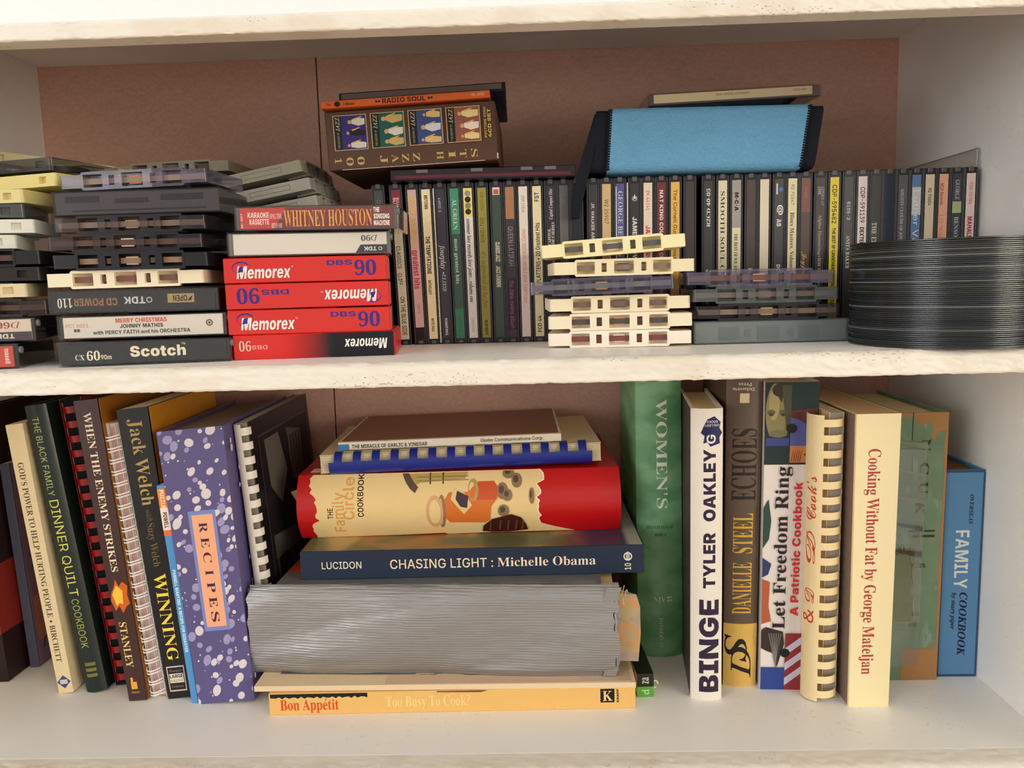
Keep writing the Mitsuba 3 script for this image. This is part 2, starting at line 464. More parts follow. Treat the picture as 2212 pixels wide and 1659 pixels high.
# middle stack of cases
fr = [frame((-202.6, 43.0, .1), 6), frame((-204.6, 42, 17.2), 9.5, roll=-.3), frame((-204, 39.5, 34.4), 10.5), frame((-205.6, 43, 51.7), 9, roll=.1), frame((-202.5, 43, 68.9), 9.5), frame((-197.6, 45.5, 86.1), 3, roll=-.4)]
RED = (204, 48, 42)
t, f = wrapped('red and black wrapped tape case lying on the shelf under three all-red ones', (206, 44, 40), fr[0], (190, 50, 50))
f.poly([(.60, 0), (1, 0), (1, 1), (.55, 1)], (34, 32, 38), 'black_panel')
ga, gb = np.meshgrid(np.linspace(.30, .62, 24), [0.02, .98], indexing='ij')
gv = f.surf(ga.ravel() * f.W, gb.ravel() * f.H, .16)
gi = np.arange(23)[:, None] * 2
gq = np.concatenate([gi, gi + 2, gi + 3, gi + 1], 1)
gm = trimesh.Trimesh(gv, np.vstack([gq[:, [0, 1, 2]], gq[:, [0, 2, 3]]]), process=False)
gt_ = (np.clip((ga.ravel() - .30) / .30, 0, 1) ** 1.2)[:, None]
scene['printed_fade'] = {'type': 'twosided', 'bsdf': {'type': 'principled', 'base_color': {'type': 'mesh_attribute', 'name': 'vertex_color'}, 'roughness': .35}}
key_ = numbered(f.key + '__fade_print')
scene[key_] = {**mikit.ply(gm, None, False, color=np.array(lin((206, 44, 40))) * (1 - gt_) + np.array(lin((34, 32, 38))) * gt_), 'bsdf': {'type': 'ref', 'id': 'printed_fade'}, 'to_world': T4(f.M)}
f.n += 4
brand_red(f, 'f', faded=True)
t, f = wrapped('red wrapped tape case with upright white lettering, second from the bottom of its stack', RED, fr[1]); brand_red(f, 'r')
t, f = wrapped('red wrapped tape case with upside-down lettering, third from the bottom of its stack', RED, fr[2]); brand_red(f, 'f')
t, f = wrapped('topmost of the red wrapped tape cases, under the clear case with a white spine', RED, fr[3]); brand_red(f, 'r')
t, f = case('clear tape case with a blank white spine card, on the red cases', (226, 218, 206), fr[4], (120, 114, 112))
f.text('D90', 'i', (70, 50, 50), 'f', .06, .17, .72, .28); f.poly([(.79, .0), (1, .0), (1, .40), (.825, .40)], (52, 44, 52), 'brand_block')
f.text('TDK', 's8', (230, 224, 216), 'f', .07, .155, .20, .2); f.ring(.955, .2, 1.3, .5, (220, 214, 206))
t, f = case('clear tape case with a red spine and golden capitals, on top of the red stack', (122, 44, 46), fr[5], (104, 98, 96))
f.poly([(.0, 0), (.22, 0), (.3, 1), (0, 1)], (198, 62, 54), 'print')
f.text('WHITNEY HOUSTON', 'b4', (238, 168, 64), 'r', .285, .865, .5, .82, 'title_lettering')
f.text('KARAOKE', 's8', (236, 220, 206), 'r', .05, .19, .66, .26, shear=.1); f.text('KASSETTE', 's8', (236, 220, 206), 'r', .06, .19, .34, .26, shear=.1)
f.text('SING THE', 'b', (236, 206, 190), 'r', .195, .275, .60, .26); f.text('HITS OF', 'b', (236, 206, 190), 'r', .205, .275, .16, .24)
for s_, y_ in (('THE', .84), ('SINGING', .52), ('MACHINE', .20)):
    f.text(s_, 's9', (240, 232, 222), 'r', .875, .915 if s_ == 'THE' else .98, y_, .24)
f.text('M-807', 's8', (236, 200, 186), 'u', .05, .75, .012, .013)

# left stack
t, f = case('black-spined tape case with large white lettering, lowest of the left stack', (34, 34, 38), frame((-309.3, 18.0, 0), 10), (40, 38, 42))
f.text('Scotch', 's9', (240, 226, 196), 'r', .40, .745, .55, .52, 'brand_lettering'); f.text('TM', 's6', (236, 222, 196), 'r', .72, .745, .86, .09)
f.text('CX', 'b', (236, 226, 200), 'r', .065, .12, .35, .26); f.text('60', 'b', (244, 232, 204), 'r', .135, .215, .42, .46); f.text('90m', 's7', (236, 226, 200), 'r', .22, .285, .33, .22)
t, f = case('tape case with a white christmas spine card, on the black case with large white lettering', (226, 216, 204), frame((-313.5, 27, 16.9), 9), (56, 52, 54))
f.text('MERRY CHRISTMAS', 's8', (206, 72, 58), 'r', .325, .645, .80, .21, 'title_lettering'); f.text('JOHNNY MATHIS', 's8', (46, 40, 44), 'r', .35, .62, .53, .19)
f.text('with PERCY FAITH and his ORCHESTRA', 's7', (46, 40, 44), 'r', .18, .79, .24, .18); f.text('PCT 8021', 's5', (220, 150, 136), 'r', .015, .155, .60, .17)
f.ring(.915, .57, 2.2, .7, (70, 62, 66)); f.disc(.915, .57, 0.8, (70, 62, 66), 'emblem'); f.rect(.065, .30, .08, .44, (80, 72, 74)); f.rect(.085, .30, .10, .44, (80, 72, 74))
t, f = case('black tape case with bronze upside-down lettering, third of the left stack', (36, 34, 38), frame((-318.6, 29, 34.0), 9, roll=-.2), (38, 36, 40), hinge=False)
f.text('CD POWER', 's8', (160, 112, 76), 'f', .615, .885, .48, .36, 'title_lettering'); f.text('110', 'i', (224, 216, 206), 'f', .895, .985, .45, .46)
f.text('TDK', 's8', (206, 200, 198), 'f', .44, .575, .53, .34, 'brand_lettering'); f.ring(.585, .53, 1.9, .6, (200, 194, 192))
f.rect(.70, .36, .87, .80, (176, 146, 100), 'open_patch'); f.text('OPEN', 's8', (46, 38, 36), 'f', .175, .265, .58, .3); f.poly([(.825, .45), (.85, .45), (.86, .7), (.84, .6)], (46, 38, 36), 'arrow')
cassette('cream cassette between the black case and the black cassette in the left stack', (232, 220, 190), frame((-319.5, 31, 50.6), 8, roll=.4), tape=(120, 88, 78))
cassette('opaque black cassette directly above the cream one in the left stack', (38, 37, 40), frame((-314, 30, 62.6), 5), tape=(146, 116, 92), pad=(222, 196, 160))
cassette('smoky clear cassette with a white felt pad, above the opaque black one', (0, 0, 0), frame((-316.5, 31, 74.6), 4), 'smoke_plastic', pad=(232, 214, 180))
cassette('smoky clear cassette directly under the large clear tape case', (0, 0, 0), frame((-313.8, 35, 86.4), 1.5, roll=.2), 'smoke_plastic', tape=(120, 98, 88))
t, f = case('empty smoky clear tape case near the top of the left stack', None, frame((-315.0, 38, 98.4), 4, roll=.6), (96, 90, 92), 'smoke_plastic', hinge=False)
for u0, u1, w0, w1 in ((8, 30, 9, 13), (40, 62, 8, 11), (70, 98, 9, 13), (12, 100, 3, 4)): part(t, 'inner_rib', rbox(u0, 2.0, w0, u1, 2.6, w1, .2), mat((58, 52, 56), .4), frame((-315.0, 38, 98.4), 4, roll=.6))
cassette('smoky clear cassette lying on the empty tape case, topmost of the left stack', (0, 0, 0), frame((-312, 44, 115.2), -2, roll=1.0), 'violet_clear_plastic', tape=(136, 112, 98), pad=(224, 130, 60))


# the stack cut by the left edge: each placed by its front right corner
def corner(x, y, z, yaw, w, roll=0):
    a, r = math.radians(yaw), math.radians(roll)
    return frame((x - w * math.cos(a) * math.cos(r), y - w * math.sin(a) * math.cos(r), z - w * math.sin(r)), yaw, roll=roll)


t, f = case('tape case with an orange-red spine card, lowest at the left edge', (206, 74, 58), corner(-336, 20, 0, 13, KW), (30, 30, 34))
f.text('maxell', 's8', (240, 220, 200), 'd', .12, .85, .965, .03); f.rect(.80, .0, .88, 1, (232, 214, 190), 'print')
t, f = case('tape case with a white and black spine at the left edge, on the orange one', (226, 208, 188), corner(-328.5, 30, 17, 17, KW), (52, 46, 48))
f.text('D60', 'i', (150, 70, 66), 'f', .06, .20, .72, .30); f.poly([(.70, .0), (1, .0), (1, .40), (.74, .40)], (70, 58, 60), 'brand_block'); f.text('TDK', 's8', (230, 220, 206), 'f', .10, .21, .2, .22)
cassette('smoky clear cassette at the left edge, above the white and black case', (0, 0, 0), corner(-323, 35, 33.6, 10, CW), 'smoke_plastic')
cassette('cream cassette at the left edge, below two black ones', (216, 202, 166), corner(-332.2, 30, 45, 20, CW), back=True)
cassette('matt black cassette at the left edge, right above a cream one', (46, 42, 40), corner(-322.4, 30, 55.6, 12, CW), back=True)
cassette('black cassette at the left edge, under the white ones', (40, 38, 38), corner(-321.4, 30, 66.2, 10, CW))
cassette('lower of the two white cassettes at the left edge', (214, 212, 200), corner(-336, 30, 76.6, 22, CW), back=True)
cassette('upper of the two white cassettes at the left edge', (216, 214, 202), corner(-327.8, 38, 87, 16, CW), back=True)
cassette('clear cassette at the left edge, between a white and a yellow one', (0, 0, 0), corner(-335, 40, 97.2, 18, CW), 'grey_clear_plastic', back=True)
cassette('pale yellow cassette at the left edge with a square notch, above the clear one', (216, 202, 136), corner(-338, 45, 107.6, -2, CW), back=True)
cassette('yellow cassette turned cornerwise near the left edge', (220, 204, 128), corner(-321, 56, 119.4, -14, CW, roll=.5), back=True)
cassette('smoky clear cassette turned cornerwise on the yellow one', (0, 0, 0), corner(-329, 66, 131.4, -15, CW, roll=0), 'smoke_plastic', back=True)
cassette('cream cassette sloping down behind the left stack, against the side panel', (208, 196, 150), corner(-324, 140, 134.8, 1, CW, roll=-9), back=True)

# grey cassettes at the back
for z_ in range(7):
    case('dark tape case in the pile at the back under grey cassettes', (48, 44, 46), frame((-354 + z_ % 2, 206, 17 * z_), -1), hinge=False, group='dark tape cases at the back under the grey cassettes')
GREY = (146, 138, 122)
cassette('lower grey cassette of the level back pile, second below its topmost one', GREY, frame((-346, 205, 119.2), -2))
cassette('grey cassette of the level back pile, directly below its topmost one', (150, 142, 126), frame((-340, 204, 131.6), -1, roll=.4))
cassette('topmost grey cassette of the level pile behind the left stack', (152, 146, 126), frame((-356, 205, 144.6), -1, roll=1.4))
for z_ in range(5):
    case('dark tape case under the tilted grey cassettes', (46, 42, 44), frame((-130 + z_ % 2, 132, 17 * z_), 90), hinge=False, group='dark tape cases under the tilted grey cassettes')


def tilted(x, y, z, roll, yaw=0):
    """Its short side to the front, the taped edge to the right."""
    return frame((x, y, z), yaw, roll=roll) @ np.array([[0, -1, 0, CD], [1, 0, 0, 0], [0, 0, 1, 0], [0, 0, 0, 1.0]])


for i, (x, z, r, txt) in enumerate(((-206, 87, 9, 'lowest'), (-224, 97.0, 9.5, 'third'), (-229, 110, 10, 'second'), (-235, 123, 10.5, 'topmost'))):
    cassette('%s of the tilted grey cassettes behind the red cases' % txt, (158, 152, 142) if i < 3 else (140, 134, 116), tilted(x, 128 + i, z, r), back=False)
    M_ = frame((x, 128 + i, z), 0, roll=r)
    k_ = [k for k in labels if k.startswith('cassette') and '__' not in k and 'case' not in k][-1]
    for (a, b, c, d) in ((16, 7.6, 48, 7.9), (16, 4.2, 48, 4.5), (16, 4.2, 16.3, 7.9), (47.7, 4.2, 48, 7.9)):
        part(k_, 'groove', rbox(a, -.12, b, c, .02, d, .05), mat((84, 80, 74)), M_)

# white cassettes in front of the discs row
CREAM = (236, 222, 184)
cassette('lowest and whitest cassette of the middle cassette stack', (240, 228, 212), frame((11, 76, 0), -5, roll=.3), tape=(124, 78, 74), pad=(230, 220, 206))
cassette('second cream cassette from the bottom of the middle stack', (236, 222, 196), frame((11.3, 75, 12.1), -5, roll=.4), tape=(88, 80, 76), pad=(206, 160, 120))
cassette('third cream cassette from the bottom, turned, just below the smoky one', (234, 220, 186), frame((12.6, 77.5, 24.4), 2, roll=.1), tape=(120, 98, 90), pad=(110, 92, 86))
cassette('smoky clear cassette sandwiched between cream ones in the middle stack', (0, 0, 0), frame((-1, 72, 36.6), -3, roll=1.2), 'violet_clear_plastic', tape=(112, 112, 112))
cassette('cream cassette just above the smoky one in the middle stack', CREAM, frame((15.8, 78, 50.0), 2.5, roll=.3), tape=(136, 116, 104), pad=(96, 84, 80))
cassette('topmost cream cassette of the middle stack, tilted up to the right', (238, 226, 178), frame((7.6, 77, 62.0), -4, roll=3.2), tape=(96, 94, 92), pad=(226, 214, 176))
# clear cassettes beside them
t, f = case('frosted grey tape case on the shelf under three clear cassettes', None, frame((114.2, 75, 0), .5), (150, 156, 154), 'grey_clear_plastic', hinge=False)
for u0, u1, w0, w1 in ((18, 32, 3, 12), (36, 40, 5, 10), (45, 60, 3, 12), (66, 70, 5, 10), (74, 88, 3, 12)):
    part(t, 'window_mould', rbox(u0, 1.6, w0, u1, 2.3, w1, .2), mat((122, 130, 130), .4), frame((114.2, 75, 0), .5))
cassette('smoky cassette lying directly on the frosted grey case', (0, 0, 0), frame((115.6, 76, 16.7), -1, roll=-.2), 'smoke_plastic', tape=(132, 112, 96), pad=(216, 172, 122))
cassette('clear cassette in the middle of the three on the frosted case', (0, 0, 0), frame((114, 77, 28.7), -2, roll=-.2), 'grey_clear_plastic', tape=(120, 104, 96), pad=(130, 114, 108))
cassette('violet clear cassette topmost over the frosted case', (0, 0, 0), frame((108.5, 74, 40.7), -5, roll=-.4), 'violet_clear_plastic', tape=(112, 84, 76), pad=(206, 160, 130))

# stack of loose discs
ang = np.arange(96) * 2 * math.pi / 96


def disc_mesh(r=60.0, h=1.14, hole=7.5):
    prof = [(hole, 0), (r - .25, 0), (r, .25), (r, h - .25), (r - .25, h), (hole, h)]
    V = np.array([[p * math.cos(a), p * math.sin(a), z] for a in ang for p, z in prof]); n = len(prof)
    i = np.arange(96)[:, None] * n + np.arange(n)[None]; j = np.arange(96)[:, None] * n + (np.arange(n)[None] + 1) % n
    i2, j2 = (i + n) % (96 * n), (j + n) % (96 * n)
    f = np.stack([i, i2, j2, j], -1).reshape(-1, 4)
    return trimesh.Trimesh(V, np.vstack([f[:, [0, 1, 2]], f[:, [0, 2, 3]]]), process=False)


DISC, rng = disc_mesh(), np.random.default_rng(4)
for i in range(56):
    k = thing('compact_disc', {0: 'lowest dark disc of the tall round stack, lying on the shelf', 55: 'topmost dark disc of the tall round stack'}.get(i, 'dark shiny disc within the tall round stack beside the clear cassettes'), 'disc', 'discs in the round stack')
    c = (96, 100, 98) if i in (9, 21, 34, 41, 47, 50) else [(50, 54, 52), (42, 46, 48), (56, 56, 52), (38, 42, 46)][rng.integers(4)]
    dx, dy = rng.normal(0, .55, 2)
    part(k, '', DISC, mat(c, .28, .35, spec=.6), frame((277 + dx, 50 + dy, i * 1.2), 0), smooth=40)

# ------------------------------------------------------------------ the row of disc cases
DW, DD, DH = 10.2, 142.0, 126.0
BOX = rbox(0, 0, 0, DW, DD, DH, .5)
SPINE = rbox(1.7, -.12, 4.2, DW - 1.7, .4, DH - 4.6, .1)
EAR = rbox(3.2, -.25, DH - 3.2, 7, .3, DH + .35, .3), rbox(3.2, -.25, .5, 7, .3, 3.0, .3)
RIM = rbox(.1, -.14, 1, .75, .3, DH - 1, .1), rbox(DW - .75, -.14, 1, DW - .1, .3, DH - 1, .1)


def cd(x, lean, card, look, texts=(), prints=(), y=146.0, side=None):
    """x: middle of the spine near its top. texts: (text, face, colour, orient, a0, a1, c, h)."""
    t = thing('cd_case', 'disc case with ' + look, 'cd case')
    M = frame((x * 1.008 - DW / 2 - 118 * math.sin(math.radians(lean)), y, max(0, DW * math.sin(math.radians(lean)))), 0, lean)
    part(t, 'case', BOX, mat((36, 35, 39), .25, .4), M)
    ck = part(t, 'spine_card', SPINE, mat(card, .35, .5), M)
    for q in EAR: part(t, 'hinge_ear', q, mat((92, 86, 86), .3, .5), M)
    for q in RIM: part(t, 'clear_rim', q, mat((74, 70, 74), .2, .6), M)
    f = Face(ck, M, DW - 3.4, DH - 8.8, x0=1.7, y0=4.2, v=-.12)
    for q in prints: f.rect(*q[:4], q[4], 'print')
    for q in texts: f.text(*q)
    return t, f


WT, BK = (228, 222, 210), (40, 36, 38)
cd(-117.3, -1.4, (70, 72, 68), 'a dull grey-green spine, first at the left end of the row', [('CD 2714', 's4', (120, 130, 110), 'd', .06, .25, .5, .4)])
cd(-103.7, -1.4, (206, 192, 164), 'a tan spine topped by a maroon block, behind the red tape cases', [('CLASSICS', 's5', BK, 'd', .37, .52, .4, .45), ('CLIFF', 's5', BK, 'd', .55, .63, .4, .45), ('ON THE BLUE SIDE', 's5', BK, 'd', .71, .97, .5, .5), ('BULLSEYE', 's7', (230, 190, 190), 'd', .05, .16, .68, .3), ('BLUES', 's7', (230, 190, 190), 'd', .05, .14, .32, .3)], [(0, .84, 1, 1, (132, 52, 60))])
cd(-91.2, -1.3, (208, 164, 160), 'a pink spine lettered in yellow and red', [('bobby womack', 's6', (214, 178, 70), 'd', .04, .36, .5, .75), ('greatest hits', 's8', (196, 56, 80), 'd', .40, .66, .5, .7), ('CAPITOL', 's4', (150, 90, 100), 'd', .76, .83, .5, .3)], [(0, 0, 1, .08, (46, 30, 34))])
cd(-80.4, -1.1, (232, 212, 166), 'a cream spine lettered in bold black capitals', [('MOTOWN', 's8', BK, 'd', .04, .13, .5, .4), ('THE TEMPTATIONS', 's8', BK, 'd', .31, .56, .45, .48), ('ANTHOLOGY', 's7', BK, 'd', .60, .70, .4, .34), ('MOTD 9824', 's7', BK, 'd', .86, .95, .5, .3)])
part(numbered('booklet_slip'), '', rbox(-.4, 0, 1, .4, 105, 122, .1), mat((236, 222, 186)), frame((-73.1, 145.4, 0), 0, -.9)); labels['booklet_slip'] = {'label': 'thin cream booklet edge standing right of the cream bold-capitals disc case', 'category': 'booklet'}
cd(-69.2, -.8, (56, 50, 62), 'a dark slate spine lettered in slanted white', [('6 45922-2', 's6', (190, 186, 190), 'd', .06, .15, .4, .28), ('fourplay', 'i', (226, 220, 220), 'd', .37, .53, .5, .6), ('•ELIXIR', 'i', (210, 206, 206), 'd', .55, .68, .5, .42), ('WARNER BROS.', 's8', (206, 200, 200), 'd', .86, .98, .5, .3)])
cd(-58.2, -.7, (58, 84, 74), 'a dark green spine lettered in pale serif capitals', [('AL GREEN', 'b5', (206, 214, 200), 'd', .07, .27, .5, .5), ('more greatest hits', 'b5', (216, 220, 206), 'd', .33, .63, .5, .46), ('HI RECORDS', 's4', (60, 100, 84), 'd', .86, .96, .5, .3)], [(0, .70, 1, 1, (74, 140, 110)), (0, 0, 1, .2, (66, 128, 100))])
t, f = cd(-47.8, -.7, (226, 218, 212), 'a white spine with a yellow block of dots at its top', [('summer love records love jams...volume one', 'k', BK, 'd', .20, .76, .5, .5), ('SUMMER HITS', 's4', (170, 160, 150), 'd', .86, .96, .5, .3)], [(0, .81, 1, 1, (232, 214, 110))])
for y_, c_ in ((.965, (150, 146, 140)), (.925, (50, 44, 40)), (.885, (140, 134, 110)), (.845, (60, 52, 50))): f.disc(.5, y_, 2.3, c_, 'dot')
cd(-36.8, -.4, (152, 140, 58), 'an olive spine lettered in darker olive', [('CDP 537824', 's4', (92, 84, 36), 'd', .03, .15, .5, .35), ('lou rawls', 's4', (96, 88, 40), 'd', .20, .36, .5, .62), ("it's supposed to be fun", 'i', (110, 100, 46), 'd', .42, .80, .5, .5), ('BLUE NOTE', 's8', (60, 54, 24), 'd', .88, .98, .5, .32)])
cd(-25.7, -.2, (62, 76, 66), 'a murky green spine with a small red and white patch on top', [('CLASSIC JAZZ', 's9', (222, 214, 196), 'd', .36, .49, .5, .5), ('JAZZ LEGENDS', 's9', (222, 214, 196), 'd', .52, .66, .5, .5)], [(.1, .95, .9, 1, (220, 200, 190)), (.22, .955, .78, .985, (200, 90, 76))])
cd(-15.3, -.1, (62, 52, 58), 'a dark purple spine under a brown block', [('QUEEN LATIFAH', 's4', (160, 150, 160), 'd', .26, .52, .5, .55), ('the dana owens album', 's4', (150, 116, 130), 'd', .62, .94, .5, .5)], [(0, .79, 1, 1, (170, 122, 90)), (0, .05, 1, .40, (66, 42, 60))])
cd(-4.9, -.2, (226, 204, 196), 'a pinkish white spine lettered in faint red capitals', [('CDP 17868', 's6', (150, 140, 130), 'd', .06, .17, .5, .36), ('SMOKEY ROBINSON • DOUBLE GOOD EVERYTHING', 's6', (206, 140, 130), 'd', .28, .77, .5, .42)], [(0, .55, 1, 1, (228, 216, 202))])
cd(5.7, -.2, (228, 214, 170), 'a yellowish spine lettered upwards in black', [('FCD 44', 's7', BK, 'u', .03, .14, .5, .45), ('PLATTERS • 20 Greatest Hits', 's6', BK, 'u', .36, .76, .5, .5), ('FST', 's6', BK, 'u', .90, .96, .5, .5)])
cd(16.4, 0, (52, 46, 56), 'a dark spine with two small lines of white serif lettering', [('THE CAPITOL', 'b', (220, 214, 206), 'u', .55, .72, .3, .36), ("COLLECTOR'S SERIES", 'b', (220, 214, 206), 'u', .50, .76, .72, .32), ('Capitol Compact Disc', 'k', (210, 204, 200), 'u', .78, .98, .5, .42)])
cd(26.6, 0, (98, 92, 94), 'a worn grey streaked spine', [], [(.1 + .1 * i, .55 + .03 * (i % 3), .14 + .1 * i, .95 - .04 * (i % 2), (124, 118, 118)) for i in range(8)])
cd(36.8, 0, (34, 36, 44), 'an unlettered blue-black spine, left of the blue bag flap')
cd(49.4, .3, (64, 62, 64), 'a charcoal spine lettered in small white capitals, first right of the flap', [('JR. WALKER AND THE ALL STARS', 's7', (210, 206, 200), 'd', .12, .62, .45, .36)])
cd(59.7, .3, (206, 176, 126), 'a light brown spine with a red word', [('W2 25907', 's5', (110, 92, 66), 'd', .10, .26, .5, .45), ('GEORGE', 's8', (186, 84, 60), 'd', .38, .52, .5, .5)])
cd(70.1, .3, (84, 84, 140), 'a blue-violet spine with a pale serif name', [('GEORGE BENSON', 'b5', (196, 200, 216), 'd', .05, .48, .55, .55)], [(0, .5, .14, .98, (190, 190, 206))])
part(numbered('booklet_slip'), '', rbox(-.4, 0, 1, .4, 105, 122, .1), mat((236, 230, 214)), frame((75.9, 145.4, 0), 0, .25)); labels['booklet_slip_001'] = {'label': 'thin white booklet edge standing right of the blue-violet disc case', 'category': 'booklet'}
t, f = cd(81.4, .2, (54, 53, 56), 'a black spine with a bold white name under a tiny framed emblem', [('JAMES BROWN', 's8', (226, 222, 214), 'd', .22, .54, .5, .5)])
f.ring(.5, .90, 2.0, .5, (190, 186, 180)); f.poly([(.3, .89), (.5, .93), (.7, .89), (.5, .90)], (220, 214, 206), 'emblem')
cd(91.6, .2, (226, 206, 190), 'a pale spine with a bold red name', [('ZK 44241', 's5', (206, 96, 80), 'd', .05, .18, .5, .36), ('JAMES BROWN', 's9', (206, 60, 48), 'd', .28, .58, .5, .5)])
cd(102.0, .2, (112, 48, 54), 'a wine red spine lettered in white', [('NAT KING COLE', 's8', (228, 206, 196), 'd', .05, .36, .5, .42), ('THE CHRISTMAS SONG', 's5', (214, 176, 166), 'd', .39, .75, .5, .42)])
cd(112.6, .2, (226, 178, 84), 'a golden yellow spine with typewriter-like black lettering', [('The Cornell Gunter Coasters', 's5', (80, 62, 40), 'd', .05, .58, .5, .42)])
cd(123.8, 0, (66, 56, 54), 'a blank smoky brown spine, last before the gap')
cd(138.0, 0, (60, 60, 62), 'a dark spine lettered upwards in white serif, first after the gap', [('Ray Charles', 'b', (222, 214, 204), 'u', .12, .42, .3, .46), ('R2CD 40-05', 'b', (226, 220, 206), 'u', .70, .95, .5, .4)])
cd(149.0, 0, (220, 208, 176), 'a cream spine with wide-set thin serif capitals', [('SMOOTH SOUL CLASSICS', 'b7', (64, 58, 56), 'd', .07, .85, .5, .5), ('VOL. 1', 'b6', (80, 76, 70), 'd', .90, .97, .4, .4)])
cd(159.6, 0, (228, 216, 180), 'a cream spine under a grey block with spaced black capitals', [('M·C·A', 's9', BK, 'd', .08, .20, .5, .42), ('THE BEST OF B.B. KING', 'b', (70, 62, 56), 'd', .35, .62, .45, .36), ('20TH CENTURY MASTERS', 's5', (110, 100, 84), 'd', .64, .92, .45, .26)], [(0, .69, 1, 1, (164, 156, 150))])
cd(170.8, 0, (78, 66, 62), 'a dark brown spine with small white and orange lower-case letters', [('b.b. king', 's8', (228, 214, 200), 'd', .58, .79, .45, .44), ('the', 's7', (214, 130, 70), 'd', .81, .90, .45, .44)])
cd(181.0, 0, (226, 210, 186), 'a blank cream white spine')
t, f = cd(192.1, 0, (72, 72, 74), 'a grey spine with a small blue dot at its top', [('DOWN TO THE BONE', 's8', (222, 216, 210), 'd', .56, .92, .5, .42), ('@', 's8', (236, 230, 224), 'd', .17, .235, .7, .55), ('AB', 's9', (214, 208, 202), 'd', .26, .31, .5, .5)])
f.disc(.7, .93, 1.7, (90, 130, 180), 'dot'); f.rect(.15, .90, .35, .97, (214, 206, 200), 'print')
cd(202.4, 0, (232, 218, 176), 'an ivory spine with a long line of grey serif lettering', [('R2 75347', 's4', (110, 100, 86), 'd', .04, .17, .5, .36), ('Blues Masters, Volume 17: More Postmodern', 'b', (92, 78, 66), 'd', .22, .97, .5, .46)])
cd(212.5, 0, (92, 72, 68), 'a brownish spine with golden script lettering', [('Joyful Christmas', 'c', (216, 178, 104), 'd', .48, .92, .5, .55), ('16102', 's6', (190, 120, 110), 'd', .06, .13, .5, .3)], [(0, .78, 1, 1, (136, 96, 90)), (0, 0, 1, .16, (120, 110, 72))])
cd(223.7, 0, (74, 66, 64), 'a dark spine with crowded small grey lettering', [('Alpha Humming•Bill & Gloria Gaither', 'b', (176, 170, 160), 'd', .24, .86, .5, .36), ('LIVE', 's8', (190, 184, 176), 'd', .06, .11, .35, .3), ('SERIES 17', 's6', (176, 170, 166), 'd', .06, .18, .72, .3)])
cd(234.3, 0, (232, 208, 72), 'a bright yellow spine lettered in black capitals', [('CDP-595482', 's5', (60, 52, 30), 'd', .05, .30, .5, .5), ('THE BEST OF CANNONBALL ADDERLEY THE CAPITOL YEARS', 's8', (66, 58, 26), 'd', .33, .98, .5, .38)])
cd(245.2, 0, (80, 78, 76), 'a grey spine with two short white words', [('8155-2', 's7', (216, 212, 206), 'd', .16, .28, .5, .36), ('ANITA BAKER', 'b', (222, 218, 210), 'd', .38, .60, .5, .42)])
cd(255.7, 0, (234, 218, 206), 'a white spine lettered in bold black, right of the grey one', [('CDP-591139', 's5', (60, 54, 56), 'd', .07, .30, .5, .5), ('DEXTER GORDON', 's8', (50, 44, 48), 'd', .33, .58, .5, .46)])
cd(266.1, 0, (64, 62, 60), 'a black spine with large white serif capitals', [('THE ELSBEARY', 'b', (226, 220, 208), 'd', .30, .60, .35, .56)])
cd(276.2, 0, (22, 40, 60), 'a narrow navy spine without lettering')
cd(286.3, 0, (92, 92, 94), 'a slate spine with small spaced serif capitals', [('MIGHTY CLOUDS OF JOY', 'b4', (206, 202, 196), 'd', .09, .42, .4, .36)])
cd(296.4, 0, (96, 128, 168), 'a sky-blue and white photo spine with sweeping white lettering', [('Luther Vandross', 's4', (230, 232, 236), 'd', .10, .70, .5, .62)], [(0, .74, 1, .92, (206, 206, 204)), (0, .40, 1, .60, (120, 124, 130)), (0, 0, 1, .34, (84, 124, 172))])
cd(306.5, 0, (222, 204, 172), 'a beige spine, fourth from the right end', [('R2 75004', 's7', (100, 88, 72), 'd', .09, .20, .5, .36), ('Cowboy', 'b6', (190, 166, 110), 'd', .43, .58, .5, .5)])
cd(316.9, 0, (236, 172, 140), 'a peach spine, third from the right end', [('MCA Records', 's6', (140, 80, 66), 'd', .06, .20, .3, .36), ('LO-WALLIAMS', 'b5', (216, 140, 116), 'd', .26, .56, .35, .5)])
cd(327.2, 0, (62, 64, 74), 'a dark blue-grey spine with a light green square', [('GEORGE', 'b5', (190, 190, 190), 'd', .04, .17, .5, .5), ('BENSON', 'b5', (196, 196, 196), 'd', .28, .44, .5, .5)], [(0, .745, 1, .82, (172, 186, 130))])
cd(337.4, 0, (228, 204, 192), 'a pale pink spine with dark red capitals, last at the right end', [('CDK 3078A', 's6', (206, 110, 110), 'd', .06, .20, .5, .36), ('MAHALIA JACKSON 15', 's9', (170, 60, 76), 'd', .28, .66, .5, .5)])
# a taller clear case behind the right end
t = thing('cd_case', 'empty clear disc case sticking up behind the right end of the row', 'cd case')
part(t, 'lid', rbox(346.4, 151, 0, 347.4, 276, 140, .3), 'clear_plastic', MM)
part(t, 'lid_edge', rbox(346.2, 149.8, 0, 347.6, 150.8, 141, .2), 'grey_clear_plastic', MM)
part(t, 'lid_edge', rbox(346.2, 150.8, 140.2, 347.6, 276, 141, .2), 'grey_clear_plastic', MM)

# ------------------------------------------------------------------ lying on the disc row
M = frame((-106, 132, 126.6), 1)
t = thing('cd_case', 'closed maroon disc case lying flat on the row under the brown box set', 'cd case')
part(t, 'case', rbox(0, 0, 0, 142, 125, 8.6, .5), mat((40, 30, 36), .25, .4), M)
part(t, 'card', rbox(4, -.1, 1.6, 138, .3, 4.0, .1), mat((96, 30, 52), .35, .4), M)
for u in (20, 62, 100, 118): part(t, 'hinge_ear', rbox(u, -.3, 5.6, u + 9, .2, 8.2, .2), mat((110, 100, 108), .2, .6), M)

